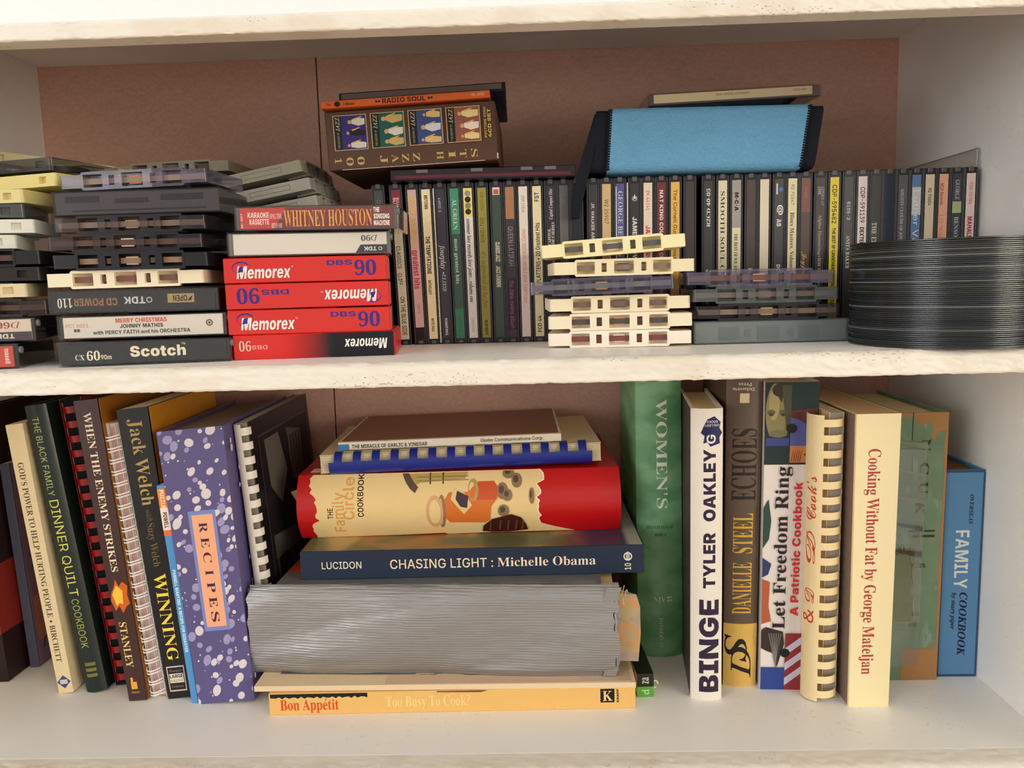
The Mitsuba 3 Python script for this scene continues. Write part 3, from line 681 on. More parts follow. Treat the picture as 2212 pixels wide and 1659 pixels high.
# the brown box set
M = frame((-150.4, 124, 134.4), -.3, roll=2.1)
t = thing('box_set', 'brown cardboard box of discs with four small pictures on its front', 'box set')
bk_ = part(t, 'box', rbox(0, 0, 0, 128, 124, 43, .7), mat((86, 62, 50), .5), M)
part(t, 'worn_edge', rbox(10, -.12, .0, 118, .3, .45, .1), mat((206, 194, 180), .7), M)
part(t, 'worn_edge', rbox(127.3, -.1, 1, 128.2, 3, 5, .1), mat((206, 194, 180), .7), M)
f = Face(bk_, M, 128, 43)
G = (186, 158, 92)
for i, ch in enumerate('100 JAZZ HITS'):
    x = (.052, .12, .185, 0, .325, .39, .45, .515, 0, .655, .725, .79, .855)[i]
    if ch != ' ': f.text(ch, 'b3', G, 'd', .79, .93 if ch != '1' else .88, x + .008, .042)
pics = [((58, 46, 110), (206, 196, 180), (40, 30, 40)), ((36, 86, 74), (190, 160, 96), (206, 200, 190)), ((60, 74, 120), (206, 176, 110), (200, 200, 206)), ((140, 84, 72), (220, 196, 140), (226, 210, 196))]
for i, (bg, fig, fig2) in enumerate(pics):
    x0 = .045 + .222 * i; x1 = x0 + .20
    f.rect(x0, .33, x1, .93, (176, 150, 104), 'picture_border'); f.rect(x0 + .006, .345, x1 - .006, .915, (30, 24, 26), 'picture_ground'); f.rect(x0 + .05, .345, x1 - .006, .915, bg, 'picture')
    f.text('THE HISTORY OF', 's5', (170, 150, 110), 'u', .37, .64, x0 + .028, .012); f.text('JAZZ', 'i', (214, 196, 160), 'u', .66, .90, x0 + .028, .024)
    rp = np.random.default_rng(20 + i)
    for kk in range(3):        # small players, lying on their sides
        yy = .42 + .20 * kk + rp.uniform(-.02, .02); xx = x0 + rp.uniform(.075, .10); cc = (fig, fig2, fig)[kk]; sc_ = rp.uniform(.7, 1.15)
        f.disc(xx, yy, 1.5 * sc_, (196, 150, 110), 'figure'); f.poly([(xx + .012, yy - .03), (xx + .05, yy - .07 * sc_), (x1 - .012, yy - .05), (x1 - .010, yy + .05 * sc_), (xx + .06, yy + .06), (xx + .012, yy + .04)], cc, 'figure')
        f.poly([(xx + .02, yy + .05), (xx + .07, yy + .09), (xx + .075, yy + .08), (xx + .03, yy + .03)], (206, 170, 70), 'instrument')
f.text('PICTURE DISC', 's9', (176, 146, 84), 'u', .38, .90, .938, .014); f.text('4CD SET', 's9', (190, 160, 92), 'u', .38, .86, .962, .02)
M = frame((-153.0, 118, 178.6), 1.5, roll=2.4)
t = thing('cd_case', 'orange card disc sleeve lying on the brown box set', 'cd case')
bk_ = part(t, 'sleeve', rbox(0, 0, 0, 126, 124, 5.4, .5), mat((206, 98, 50), .45), M)
f = Face(bk_, M, 126, 5.4)
f.text('RADIO SOUL', 's7', (48, 32, 28), 'r', .365, .62, .5, .62, 'title_lettering'); f.disc(.10, .5, 2.3, (40, 30, 30), 'emblem', ry=1.9)
for x in (.33, .347, .64, .657): f.disc(x, .5, .8, (48, 32, 28), 'dot')
f.text('The', 's5', (120, 50, 30), 'r', .035, .06, .5, .35); f.text('Collection', 'k', (120, 50, 30), 'r', .135, .20, .5, .45); f.text('VML 18052', 's5', (240, 200, 170), 'r', .885, .965, .5, .35)
M = frame((-140.5, 126, 185.6), 1, roll=2.3)
t = thing('cd_case', 'dark grey disc case lying topmost on the orange sleeve', 'cd case')
part(t, 'case', rbox(0, 0, 0, 142 - 17, 124, 5.6, .5), mat((40, 34, 40), .25, .4), M)
part(t, 'card', rbox(1.5, -.1, .9, 122, .3, 4.9, .1), mat((96, 84, 80), .4), M)
part(t, 'underside', rbox(1, 1, -.5, 124, 123, .1, .1), mat((34, 42, 74), .4), M)

# the blue fabric bag and the case on it
def weave(p, n, uv):
    return mix((.115, .31, .51), (.165, .39, .60), noise(p.x * 900, p.y * 900, p.z * 1400))


proc_mat('blue_canvas', weave, 0.85, lambda p, n, uv: noise(p.x * 1100, p.y * 1100, p.z * 1700), 0.0006, spec=.2)
proc_mat('black_fabric', (.012, .014, .02), 0.9, lambda p, n, uv: noise(p.x * 800, p.y * 800, p.z * 800), 0.0006, spec=.2)
M = frame((62.6, 137, 129.0), -2, roll=-.9)
t = thing('disc_bag', 'zipped bag with a bright blue canvas spine and black fabric ends', 'disc bag')


def bag_section(w, h, d, skew0, skew1, r=7.0):
    g = shapely.box(r, r, d - r, h - r).buffer(r, quad_segs=8)
    p = np.array(g.exterior.coords)[:-1]
    v = []
    for u, sk in ((0, skew0), (w, skew1)):
        for (a, b) in p: v.append([u + sk * (1 - b / h), a, b])
    n = len(p); i = np.arange(n); j = (i + 1) % n
    f = np.vstack([np.stack([i, j, j + n], 1), np.stack([i, j + n, i + n], 1)])
    m = trimesh.Trimesh(np.array(v), f, process=False)
    caps = []
    for k in (0, n): caps += [[k, k + a, k + a + 1] for a in range(1, n - 1)]
    m = trimesh.Trimesh(np.array(v), np.vstack([f, caps]), process=True); m.fix_normals()
    return m


part(t, 'canvas_cover', bag_section(149, 48, 146, -2.5, -6, 6), 'blue_canvas', M, smooth=40)
q = bag_section(12, 46.5, 142, -10, -2.5, 6.5); q.apply_translation([-10.5, 2.5, .6]); part(t, 'black_end', q, 'black_fabric', M, smooth=40)
q = bag_section(12, 46.5, 142, -6, -6, 6.5); q.apply_translation([147.5, 2.0, .6]); part(t, 'black_end', q, 'black_fabric', M, smooth=40)
bind = []
for u0, s0 in ((-1.5, -2.5), (147.5, -6)):
    for i in range(24):
        z0, z1 = 1.5 + i * 1.9, 1.5 + i * 1.9 + 1.5
        bind.append(rbox(u0 + s0 * (1 - z0 / 48), -.5, z0, u0 + 3 + s0 * (1 - z0 / 48), 1.5, z1, .3))
part(t, 'binding_stitch', trimesh.util.concatenate(bind), 'black_fabric', M, kind='stuff')
flap = np.array([[-12, 4, 44], [-12, 60, 44], [-26, -2, -2], [-26, 5, -2], [-30, -3, -34], [-30, 3, -34]])
flap = np.vstack([flap, flap + [6, 0, 0]])
part(t, 'zip_flap', tm(m3.Manifold.hull_points(flap.astype(np.float32))), 'black_fabric', M)
M = frame((92.5, 142, 177.6), 4, roll=2.4)
t = thing('cd_case', 'clear disc case with a worn cream spine lying on the blue bag', 'cd case')
part(t, 'tray', rbox(1, 1.5, .8, 134, 124, 8.6, .4), mat((104, 84, 84), .3), M)
bk_ = part(t, 'spine_card', rbox(4.5, .4, 2.0, 127.5, 1.3, 8.4, .1), mat((214, 196, 160), .6), M)
part(t, 'cover', rbox(0, 0, 0, 135, 125, 9.6, .4), 'clear_plastic', M)
f = Face(bk_, M, 123, 6.4, x0=4.5, y0=2, v=.38)
for a_, b_ in ((.39, .43), (.44, .50), (.51, .60), (.88, .92), (.93, .96)): f.rect(a_, .5, b_, .72, (178, 160, 130), 'faded_print')

# ------------------------------------------------------------------ books
PAPER = (206, 188, 150)


def swap(m):
    """Standing to lying: local u and w change places."""
    return trimesh.Trimesh(m.vertices[:, [2, 1, 0]], m.faces[:, ::-1], process=False)


def page_block(x0, y0, z0, x1, y1, z1, n=0):
    """The paper of a book: a block with fine steps at its edges."""
    return rbox(x0, y0, z0, x1, y1, z1, .15)


def book(name, label, M, W, H, D, cover, pages=PAPER, hard=False, bulge=0.0, lying=False, top=None, rough=.4, coat=.2, cat='book', bsdf=None, group=None, sides=None):
    """W x H: the spine as it faces the viewer; D: how deep the book is. hard: boards stand proud of the pages. sides: colour of the front and back covers when it differs from the spine's."""
    t = thing(name, label, cat, group)
    th, ln = (H, W) if lying else (W, H)
    b = 2.4 if hard else .7
    n = 30 if bulge else 1
    xs = np.linspace(0, th, n + 1)
    fr_ = [(x, -bulge * (1 - (2 * x / th - 1) ** 2)) for x in xs]
    outer = Polygon(fr_ + [(th, D), (0, D)])
    inner = Polygon([(b, y_ + (1.0 if not hard else 2.2)) if x < b else (th - b, y_ + (1.0 if not hard else 2.2)) if x > th - b else (x, y_ + (1.0 if not hard else 2.2)) for x, y_ in fr_] + [(th - b, D + 2), (b, D + 2)]).buffer(0)
    c = outer.buffer(-.5).buffer(.5, quad_segs=3).difference(inner)
    m = ext(c, ln)
    over = 3.0 if hard else .25
    pg = ext(inner.buffer(-.08).intersection(shapely.box(-5, -20, 500, D - (3.0 if hard else .5))), ln - 2 * over); pg.apply_translation([0, 0, over])

    def fin(m):
        if lying: return swap(m)
        if top:
            m.vertices[:, 0] *= 1 + (top / W - 1) * m.vertices[:, 2] / H
        return m
    ck = part(t, 'cover', fin(m), bsdf or mat(cover, rough, coat), M, smooth=30)
    part(t, 'pages', fin(pg), mat(pages, .8), M)
    if sides:
        s_ = trimesh.util.concatenate([rbox(-.25, 2.5, .4, .05, D - .3, ln - .4, .1), rbox(th - .05, 2.5, .4, th + .25, D - .3, ln - .4, .1)])
        part(t, 'cover_picture', fin(s_), mat(sides, rough, coat), M)
    return t, Face(ck, M, W, H, bulge, 'y' if lying else 'x', taper=(top / W) if top else None)


def comb_book(name, label, M, W, H, D, cover, comb, n, lying=False, pages=PAPER, R=None, p0=0, p1=None, spine_from=200, spine_to=105, end=-5, covers=True, finger=0.45, top=None, ins=3, cat='comb-bound book', dirn=1):
    """A plastic comb binding: a tube along part of the spine and fingers that curl over into the pages. dirn -1 mirrors it across its thickness."""
    t = thing(name, label, cat)
    th, ln = (H, W) if lying else (W, H)
    R = R or th * .5
    fin = (lambda m: swap(m)) if lying else (lambda m: m)

    def X(m):
        m = m.copy()
        if dirn < 0:
            m.vertices[:, 0] = th - m.vertices[:, 0]; m.invert()
        if top and not lying: m.vertices[:, 0] *= 1 + (top / W - 1) * m.vertices[:, 2] / H
        return fin(m)
    cx, cy = th / 2, R * .95
    p1 = p1 or th
    part(t, 'pages', X(rbox(p0 + .6, cy - R * .42, .5, p1 - .6, D, ln - .5, .15)), mat(pages, .85), M)
    if n:
        ed = [rbox(p0 + .9 + (p1 - p0 - 1.8) * i / 9, cy - R * .42 - .12, .8, p0 + .9 + (p1 - p0 - 1.8) * i / 9 + .25, cy - R * .4, ln - .8, .02) for i in range(10)]
        part(t, 'page_edges', X(trimesh.util.concatenate(ed)), mat(tuple(int(v * .72) for v in pages), .9), M, kind='stuff')
    if covers:
        part(t, 'front_cover', X(rbox(p1 - .6, cy - R * .40, 0, p1 + .2, D + .5, ln, .15)), mat(cover, .35, .4), M)
        part(t, 'back_cover', X(rbox(p0 - .2, cy - R * .40, 0, p0 + .6, D + .5, ln, .15)), mat(cover, .35, .4), M)

    def strip(a0, a1, z0, z1, thick=.6, k=14):
        a = np.radians(np.linspace(a0, a1, k))
        o = [(cx + R * math.cos(x), cy - R * math.sin(x)) for x in a]
        i_ = [(cx + (R - thick) * math.cos(x), cy - (R - thick) * math.sin(x)) for x in a[::-1]]
        g = ext(Polygon(o + i_).buffer(0), z1 - z0); g.apply_translation([0, 0, z0]); return g
    part(t, 'comb_spine', X(strip(spine_from, spine_to, ins, ln - ins, .8, 20)), mat(comb, .28, .5), M, smooth=30)
    p = (ln - 2 * ins) / n
    for i in range(n):
        z0 = ins + p * (i + .5) - p * finger / 2
        part(t, 'comb_finger', X(strip(spine_to + 2, end, z0, z0 + p * finger)), mat(comb, .28, .5), M, smooth=30)
    return t, Face(t, M, W, H, v=cy - R - .02)


Z0 = LOW
# left group, leaning against each other
t, f = book('book', 'black and brick-red book cut by the left edge of the lower shelf', frame((-460.8, 137, Z0), 0, -2.35), 12, 232, 160, (46, 32, 32), hard=True)
f.rect(0, .18, 1, .43, (150, 52, 44), 'red_band'); f.text('LEN KREISLER MD', 's9', (232, 220, 206), 'd', .62, .84, .62, .42, 'author_lettering')
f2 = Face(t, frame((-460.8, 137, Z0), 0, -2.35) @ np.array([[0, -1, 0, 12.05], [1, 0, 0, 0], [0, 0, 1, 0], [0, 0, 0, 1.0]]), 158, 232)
f2.rect(.0, .18, .97, .43, (128, 46, 40), 'red_band')  # same band carried round the side, coloured darker as its shaded side
t, f = book('book', 'thin purple paperback turned to show its cover beside the cream spine', frame((-446.6, 163, Z0), 0, -2.6), 8, 182, 136, (92, 92, 112), sides=(122, 96, 122))
M_ = frame((-446.6, 163, Z0), 0, -2.6) @ np.array([[0, -1, 0, 8.3], [1, 0, 0, 0], [0, 0, 1, 0], [0, 0, 0, 1.0]])
g = Face(t, M_, 136, 182)
g.rect(.03, .12, .97, .34, (160, 106, 96), 'cover_print'); g.text('Digest', 'i', (70, 50, 80), 'r', .06, .4, .10, .05)
for s_, y_ in (('You Can', .62), ('THE TRUTH', .58), ('OF SCIENCE', .54), ('Medicine', .48)): g.text(s_, 'b', (90, 70, 96), 'r', .06, .3, y_, .02)
t, f = book('book', 'slim cream paperback with small dark serif capitals along its spine, on the left', frame((-393.5, 115.8, Z0), 3, -5.2), 12, 224, 140, (228, 208, 166), top=13.5)
f.text("GOD'S POWER TO HELP HURTING PEOPLE • BIRCHETT", 'b3', (92, 80, 66), 'd', .137, .88, .46, .36, 'title_lettering')
f.poly([(.5, .068), (.95, .043), (.5, .018), (.05, .043)], (70, 80, 140), 'emblem'); f.rect(.25, .035, .75, .052, (206, 200, 190), 'emblem')
t, f = book('book', 'dark green rounded hardback with yellow capitals, right of the slim cream paperback', frame((-371.5, 118.5, Z0), 4, -6.4), 17, 239, 150, (34, 44, 40), hard=True, bulge=3, coat=.5)
f.text('THE BLACK FAMILY', 's4', (176, 182, 110), 'd', .04, .305, .45, .30, 'title_lettering'); f.text('DINNER QUILT', 's4', (214, 208, 96), 'd', .32, .655, .47, .42, 'title_lettering'); f.text('COOKBOOK', 's4', (170, 170, 90), 'd', .665, .84, .45, .34, 'title_lettering')
for y_ in (.095, .075, .055): f.rect(.25, y_, .75, y_ + .012, (120, 116, 60), 'emblem')
t, f = comb_book('comb_bound_book', 'red comb-bound book between the dark green and the dark brown spines', frame((-352.5, 124, Z0), 0, -5.9), 18, 242, 150, (150, 26, 30), (156, 28, 32), 20, pages=(34, 20, 22), R=8, spine_from=210, spine_to=150, end=20, finger=.46)
t, f = book('book', 'dark brown hardback with white capitals and an autumn leaf, left of the wire spiral', frame((-328.5, 102.3, Z0), 0, -5.3), 14.4, 243.5, 150, (66, 42, 38), hard=True, top=18.6, coat=.5, sides=(150, 96, 36))
f.text('WHEN THE ENEMY STRIKES', 'b4', (232, 214, 188), 'd', .04, .56, .5, .34, 'title_lettering'); f.text('STANLEY', 'b4', (226, 196, 120), 'd', .73, .885, .42, .40, 'author_lettering')
f.poly([(.12, .37), (.3, .39), (.42, .415), (.55, .39), (.75, .405), (.98, .39), (.9, .36), (.97, .33), (.78, .322), (.55, .30), (.42, .325), (.2, .31), (.05, .345)], (206, 98, 34), 'leaf'); f.poly([(.16, .365), (.42, .395), (.7, .375), (.62, .33), (.45, .335), (.3, .325)], (240, 190, 60), 'leaf')
f.rect(.28, .04, .62, .065, (222, 160, 60), 'emblem'); f.rect(.3, .065, .44, .08, (222, 160, 60), 'emblem'); f.text('Sisters', 'b', (190, 150, 100), 'r', .25, .7, .030, .008)
# white wire bound
t = thing('wire_bound_book', 'white double-wire spiral book standing before the dark brown jacketed hardback', 'spiral-bound book')
M = frame((-312.9, 104, Z0), 0, -4.9)
part(t, 'pages', rbox(1.6, 6, .5, 11.4, 135, 224, .2), mat((206, 196, 186), .8), M)
part(t, 'cover', rbox(1.0, 5, 0, 1.7, 136, 224.5, .1), mat((222, 216, 208), .4), M); part(t, 'cover', rbox(11.3, 5, 0, 12.2, 136, 224.5, .1), mat((222, 216, 208), .4), M)
part(t, 'title_strip', rbox(4.2, 5.7, 4, 7.0, 6.1, 221, .05), mat((196, 150, 146), .6), M)
for u in (3.2, 8.2, 9.6): part(t, 'page_edge', rbox(u, 5.8, 2, u + .5, 6.1, 223, .05), mat((150, 138, 130), .8), M)


def tube(pts, r, sides=6, closed=False):
    p = np.array(pts, float); tg = np.gradient(p, axis=0); tg /= np.linalg.norm(tg, axis=1, keepdims=True)
    a = np.cross(tg, [0.13, 0.2, 0.97]); a /= np.linalg.norm(a, axis=1, keepdims=True); b = np.cross(tg, a)
    an = np.arange(sides) * 2 * math.pi / sides
    v = (p[:, None] + r * (np.cos(an)[None, :, None] * a[:, None] + np.sin(an)[None, :, None] * b[:, None])).reshape(-1, 3)
    n = len(p); i, j = np.meshgrid(np.arange(n - 1), np.arange(sides), indexing='ij')
    f_ = np.stack([i * sides + j, i * sides + (j + 1) % sides, (i + 1) * sides + (j + 1) % sides, (i + 1) * sides + j], -1).reshape(-1, 4)
    return trimesh.Trimesh(v, np.vstack([f_[:, [0, 1, 2]], f_[:, [0, 2, 3]]]), process=False)


a = np.linspace(-.35, math.pi + .35, 18)
LOOP = trimesh.util.concatenate([tube(np.stack([6.5 + 7.2 * np.cos(a), 7.5 - 8.8 * np.sin(a), z + 1.3 * np.sin(a * 2 + s) * .5], -1), .62) for z, s in ((0, 0), (2.6, .8))])
for i in range(24):
    part(t, 'wire_loop', LOOP, mat((232, 226, 220), .3, .4), M @ np.array([[1, 0, 0, 0], [0, 1, 0, 0], [0, 0, 1, 4 + i * 9.05], [0, 0, 0, 1.0]]), smooth=40)
t, f = book('book', 'black paperback with a large yellow word, between the wire spiral and a thin blue booklet', frame((-298.2, 105, Z0), 0, -5.3), 19, 235.5, 130, (36, 33, 33), top=24.5, sides=(196, 128, 40))
f.text('Jack Welch', 'b6', (176, 146, 84), 'd', .035, .325, .56, .46, 'author_lettering'); f.text('with', 'i', (110, 92, 60), 'd', .34, .38, .5, .2); f.text('Suzy Welch', 'b6', (112, 92, 64), 'd', .385, .535, .5, .28, 'author_lettering')
f.text('WINNING', 'b5', (236, 206, 64), 'd', .56, .865, .52, .48, 'title_lettering')
f.rect(.15, .025, .88, .115, (196, 184, 160), 'stamp'); f.rect(.19, .03, .84, .11, (44, 38, 36), 'stamp'); f.rect(.22, .055, .81, .088, (214, 204, 184), 'stamp'); f.text('LARGE', 's8', (50, 44, 40), 'r', .24, .79, .079, .012); f.text('PRINT', 'b', (150, 140, 124), 'r', .24, .79, .063, .009); f.text('Harper', 'b', (120, 110, 96), 'r', .26, .76, .099, .009); f.text('Edition', 'b', (120, 110, 96), 'r', .26, .76, .043, .009)
# big orange portrait cover behind the blue one
t, f = book('booklet', 'thin blue booklet with an orange patch on top, left of the purple speckled binder', frame((-276.2, 98, Z0), 0, -4.5), 5.4, 177, 110, (82, 142, 196), top=6.6, cat='booklet')
f.rect(0, .85, 1, .985, (226, 130, 60), 'orange_patch'); f.rect(0, .80, 1, .90, (230, 214, 200), 'print'); f.rect(0, .775, 1, .80, (226, 110, 50), 'print'); f.text('PUZZLE', 's9', (250, 220, 190), 'd', .02, .10, .5, .5); f.text('POWELL', 's8', (70, 40, 40), 'd', .12, .19, .5, .5)
f.text('PARNELL MARTINI: A RECIPE FOR DISASTER', 's9', (206, 226, 236), 'd', .38, .76, .5, .42, 'title_lettering')

# the purple speckled binder
t, f = book('recipe_binder', 'purple binder speckled with pale spots, with a peach RECIPES label', frame((-269.9, 96.3, Z0), 0, -4.3), 45, 219, 160, (92, 84, 128), hard=True, top=51.5, pages=(120, 106, 92), cat='binder', coat=.35)
rng = np.random.default_rng(11)
groups_ = {0: [], 1: []}
placed = []
for i in range(1500):
    x, y = rng.uniform(-.02, 1.02), rng.uniform(0, 1)
    r = rng.choice([.7, 1.8, 2.6, 3.4]) * rng.uniform(.85, 1.2)
    if any((x - a_) ** 2 * 2500 + (y - b_) ** 2 * 48000 < ((r + c_) * .86) ** 2 for a_, b_, c_ in placed): continue
    placed.append((x, y, r))
    an = np.arange(16) * 2 * math.pi / 12; e = rng.uniform(1.0, 1.28); th_ = rng.uniform(.5, 1.3)
    px, py = r * e * np.cos(an) * (1 + .03 * rng.normal(size=16)), r / e * np.sin(an)
    q = Polygon(np.stack([x + (px * math.cos(th_) - py * math.sin(th_)) / 48, y + (px * math.sin(th_) + py * math.cos(th_)) / 219], -1)).buffer(0)
    groups_[0 if rng.random() < .6 else 1].append(q)
    if len(placed) > 175: break
clip = shapely.box(0.005, 0, .995, 1)
f.poly(shapely.union_all(groups_[1]).intersection(clip), (156, 148, 186), 'spot_print'); f.poly(shapely.union_all(groups_[0]).intersection(clip), (212, 202, 204), 'spot_print')
f.poly([(.30, .27), (.73, .27), (.73, .71), (.30, .71)], (122, 134, 190), 'label_border'); f.poly([(.35, .285), (.68, .285), (.68, .695), (.35, .695)], (238, 168, 128), 'label')
for i, ch in enumerate('RECIPES'): f.text(ch, 'b4', (72, 48, 66), 'd', .333 + .0545 * i + (.01 if ch == 'I' else 0), .37 + .0545 * i - (.008 if ch == 'I' else 0), .515, .135, 'title_lettering')
# spots on the binder's right side
g = Face(t, frame((-269.9, 96.3, Z0), 0, -4.3) @ np.array([[0, -1, math.tan(math.radians(2.35)), 45.2], [1, 0, 0, 0], [0, 0, 1, 0], [0, 0, 0, 1.0]]), 150, 219)
sp = [Polygon([(x + r / 150 * math.cos(k * .52), y + r * 1.3 / 219 * math.sin(k * .52)) for k in range(12)]) for x, y, r in zip(rng.uniform(.02, .98, 110), rng.uniform(.02, .98, 110), rng.uniform(1.2, 3, 110))]
g.poly(shapely.union_all(sp), (190, 182, 200), 'spot_print')

# white comb-bound book with the dark photo cover
t, f = comb_book('comb_bound_book', 'white comb-bound book with a dark photographic cover, right of the purple binder', frame((-220.8, 111, Z0 + 22.6), 0, -3.6), 11, 198.5, 165, (30, 28, 40), (226, 218, 206), 17, pages=(150, 140, 128), R=6.6, spine_from=205, spine_to=85, end=0, finger=.52, ins=1)
M_ = frame((-220.8, 111, Z0 + 22.6), 0, -3.6) @ np.array([[0, -1, 0, 11.35], [1, 0, 0, 0], [0, 0, 1, 0], [0, 0, 0, 1.0]])
g = Face(t, M_, 165, 198.5)
g.rect(.12, .02, .96, .93, (64, 60, 66), 'cover_frame'); g.rect(.13, .03, .95, .92, (40, 37, 40), 'cover_photo')
g.poly([(.2, .9), (.42, .9), (.5, .72), (.36, .60), (.22, .70)], (96, 90, 84), 'cover_photo'); g.poly([(.55, .9), (.8, .86), (.78, .62), (.58, .66)], (84, 76, 66), 'cover_photo'); g.poly([(.17, .5), (.9, .42), (.9, .36), (.17, .40)], (84, 80, 78), 'cover_photo')
for x_ in (.18, .42, .66, .86): g.rect(x_, .05, x_ + .02, .40, (78, 74, 70), 'cover_photo')
for i in range(7): g.poly([(.5 + i * .05, .86), (.515 + i * .05, .86), (.50 + i * .05, .64), (.49 + i * .05, .64)], (50, 46, 46), 'cover_photo')
g.text('BAY', 's8', (150, 40, 44), 'r', .50, .74, .60, .05)

# ------------------------------------------------------------------ the lying pile
t, f = book('book', 'tan paperback cookbook with a red title, lowest of the lying pile', frame((-207.3, 78, Z0), .8), 279, 17.4, 205, (222, 178, 106), lying=True, coat=.3)
f.text('Bon Appétit', 'b', (216, 74, 40), 'r', .03, .19, .47, .50, 'title_lettering'); f.text('Too Busy To Cook?', 'b5', (238, 204, 140), 'r', .32, .55, .55, .50, 'title_lettering')
ins_ = .5; f.rect(.905, .30, .943, .92, (36, 32, 30), 'publisher_mark'); f.text('K', 'b', (226, 190, 120), 'r', .911, .938, .61, .48); f.text('KNAPP', 's8', (60, 48, 36), 'u', .3, .9, .952, .006)
rag = [(.004, .80)] + [(x, .80 + .05 * math.sin(x * 300)) for x in np.linspace(.02, .27, 30)] + [(.27, .97), (.004, .97)]
f.poly(rag, (32, 28, 26), 'worn_patch'); f.poly([(.46, .93), (.58, .90), (.6, .98), (.46, .98)], (120, 70, 40), 'worn_patch')
t, f = book('book', 'thin pale tan softcover directly on the lowest cookbook of the pile', frame((-219.2, 81, Z0 + 17.6), -.3), 291, 4.4, 205, (222, 196, 160), lying=True, cat='book')
M_ = frame((-219.2, 81, Z0 + 17.6), -.3) @ np.array([[1, 0, 0, 0], [0, 0, 1, 0], [0, 1, 0, 4.5], [0, 0, 0, 1.0]])
part(t, 'cover_print', rbox(100, 1, -.05, 250, 30, .15, .05), mat((206, 176, 146), .5), frame((-219.2, 81, Z0 + 22), -.3)); part(t, 'cover_print', rbox(250, 2, -.05, 288, 60, .2, .05), mat((196, 170, 142), .5), frame((-219.2, 81, Z0 + 22), -.3))
t, f = book('booklet', 'small black and green booklet poking out right of the lying pile', frame((75, 98, Z0), 3), 13, 19, 68, (42, 44, 36), lying=True, cat='booklet')
f.rect(0, 0, 1, .45, (96, 160, 70), 'green_band'); f.text('cl', 'b', (206, 226, 170), 'u', .12, .32, .5, .45); f.text('za', 'b', (206, 206, 196), 'u', .58, .86, .4, .6)
a = np.linspace(0, 5.2, 16); part(t, 'torn_curl', tube(np.stack([14 + 2.4 * np.cos(a), np.full(16, 1.0), 10 + 2.8 * np.sin(a)], -1), .6), mat((206, 206, 160), .7), frame((75, 98, Z0), 3), smooth=40)


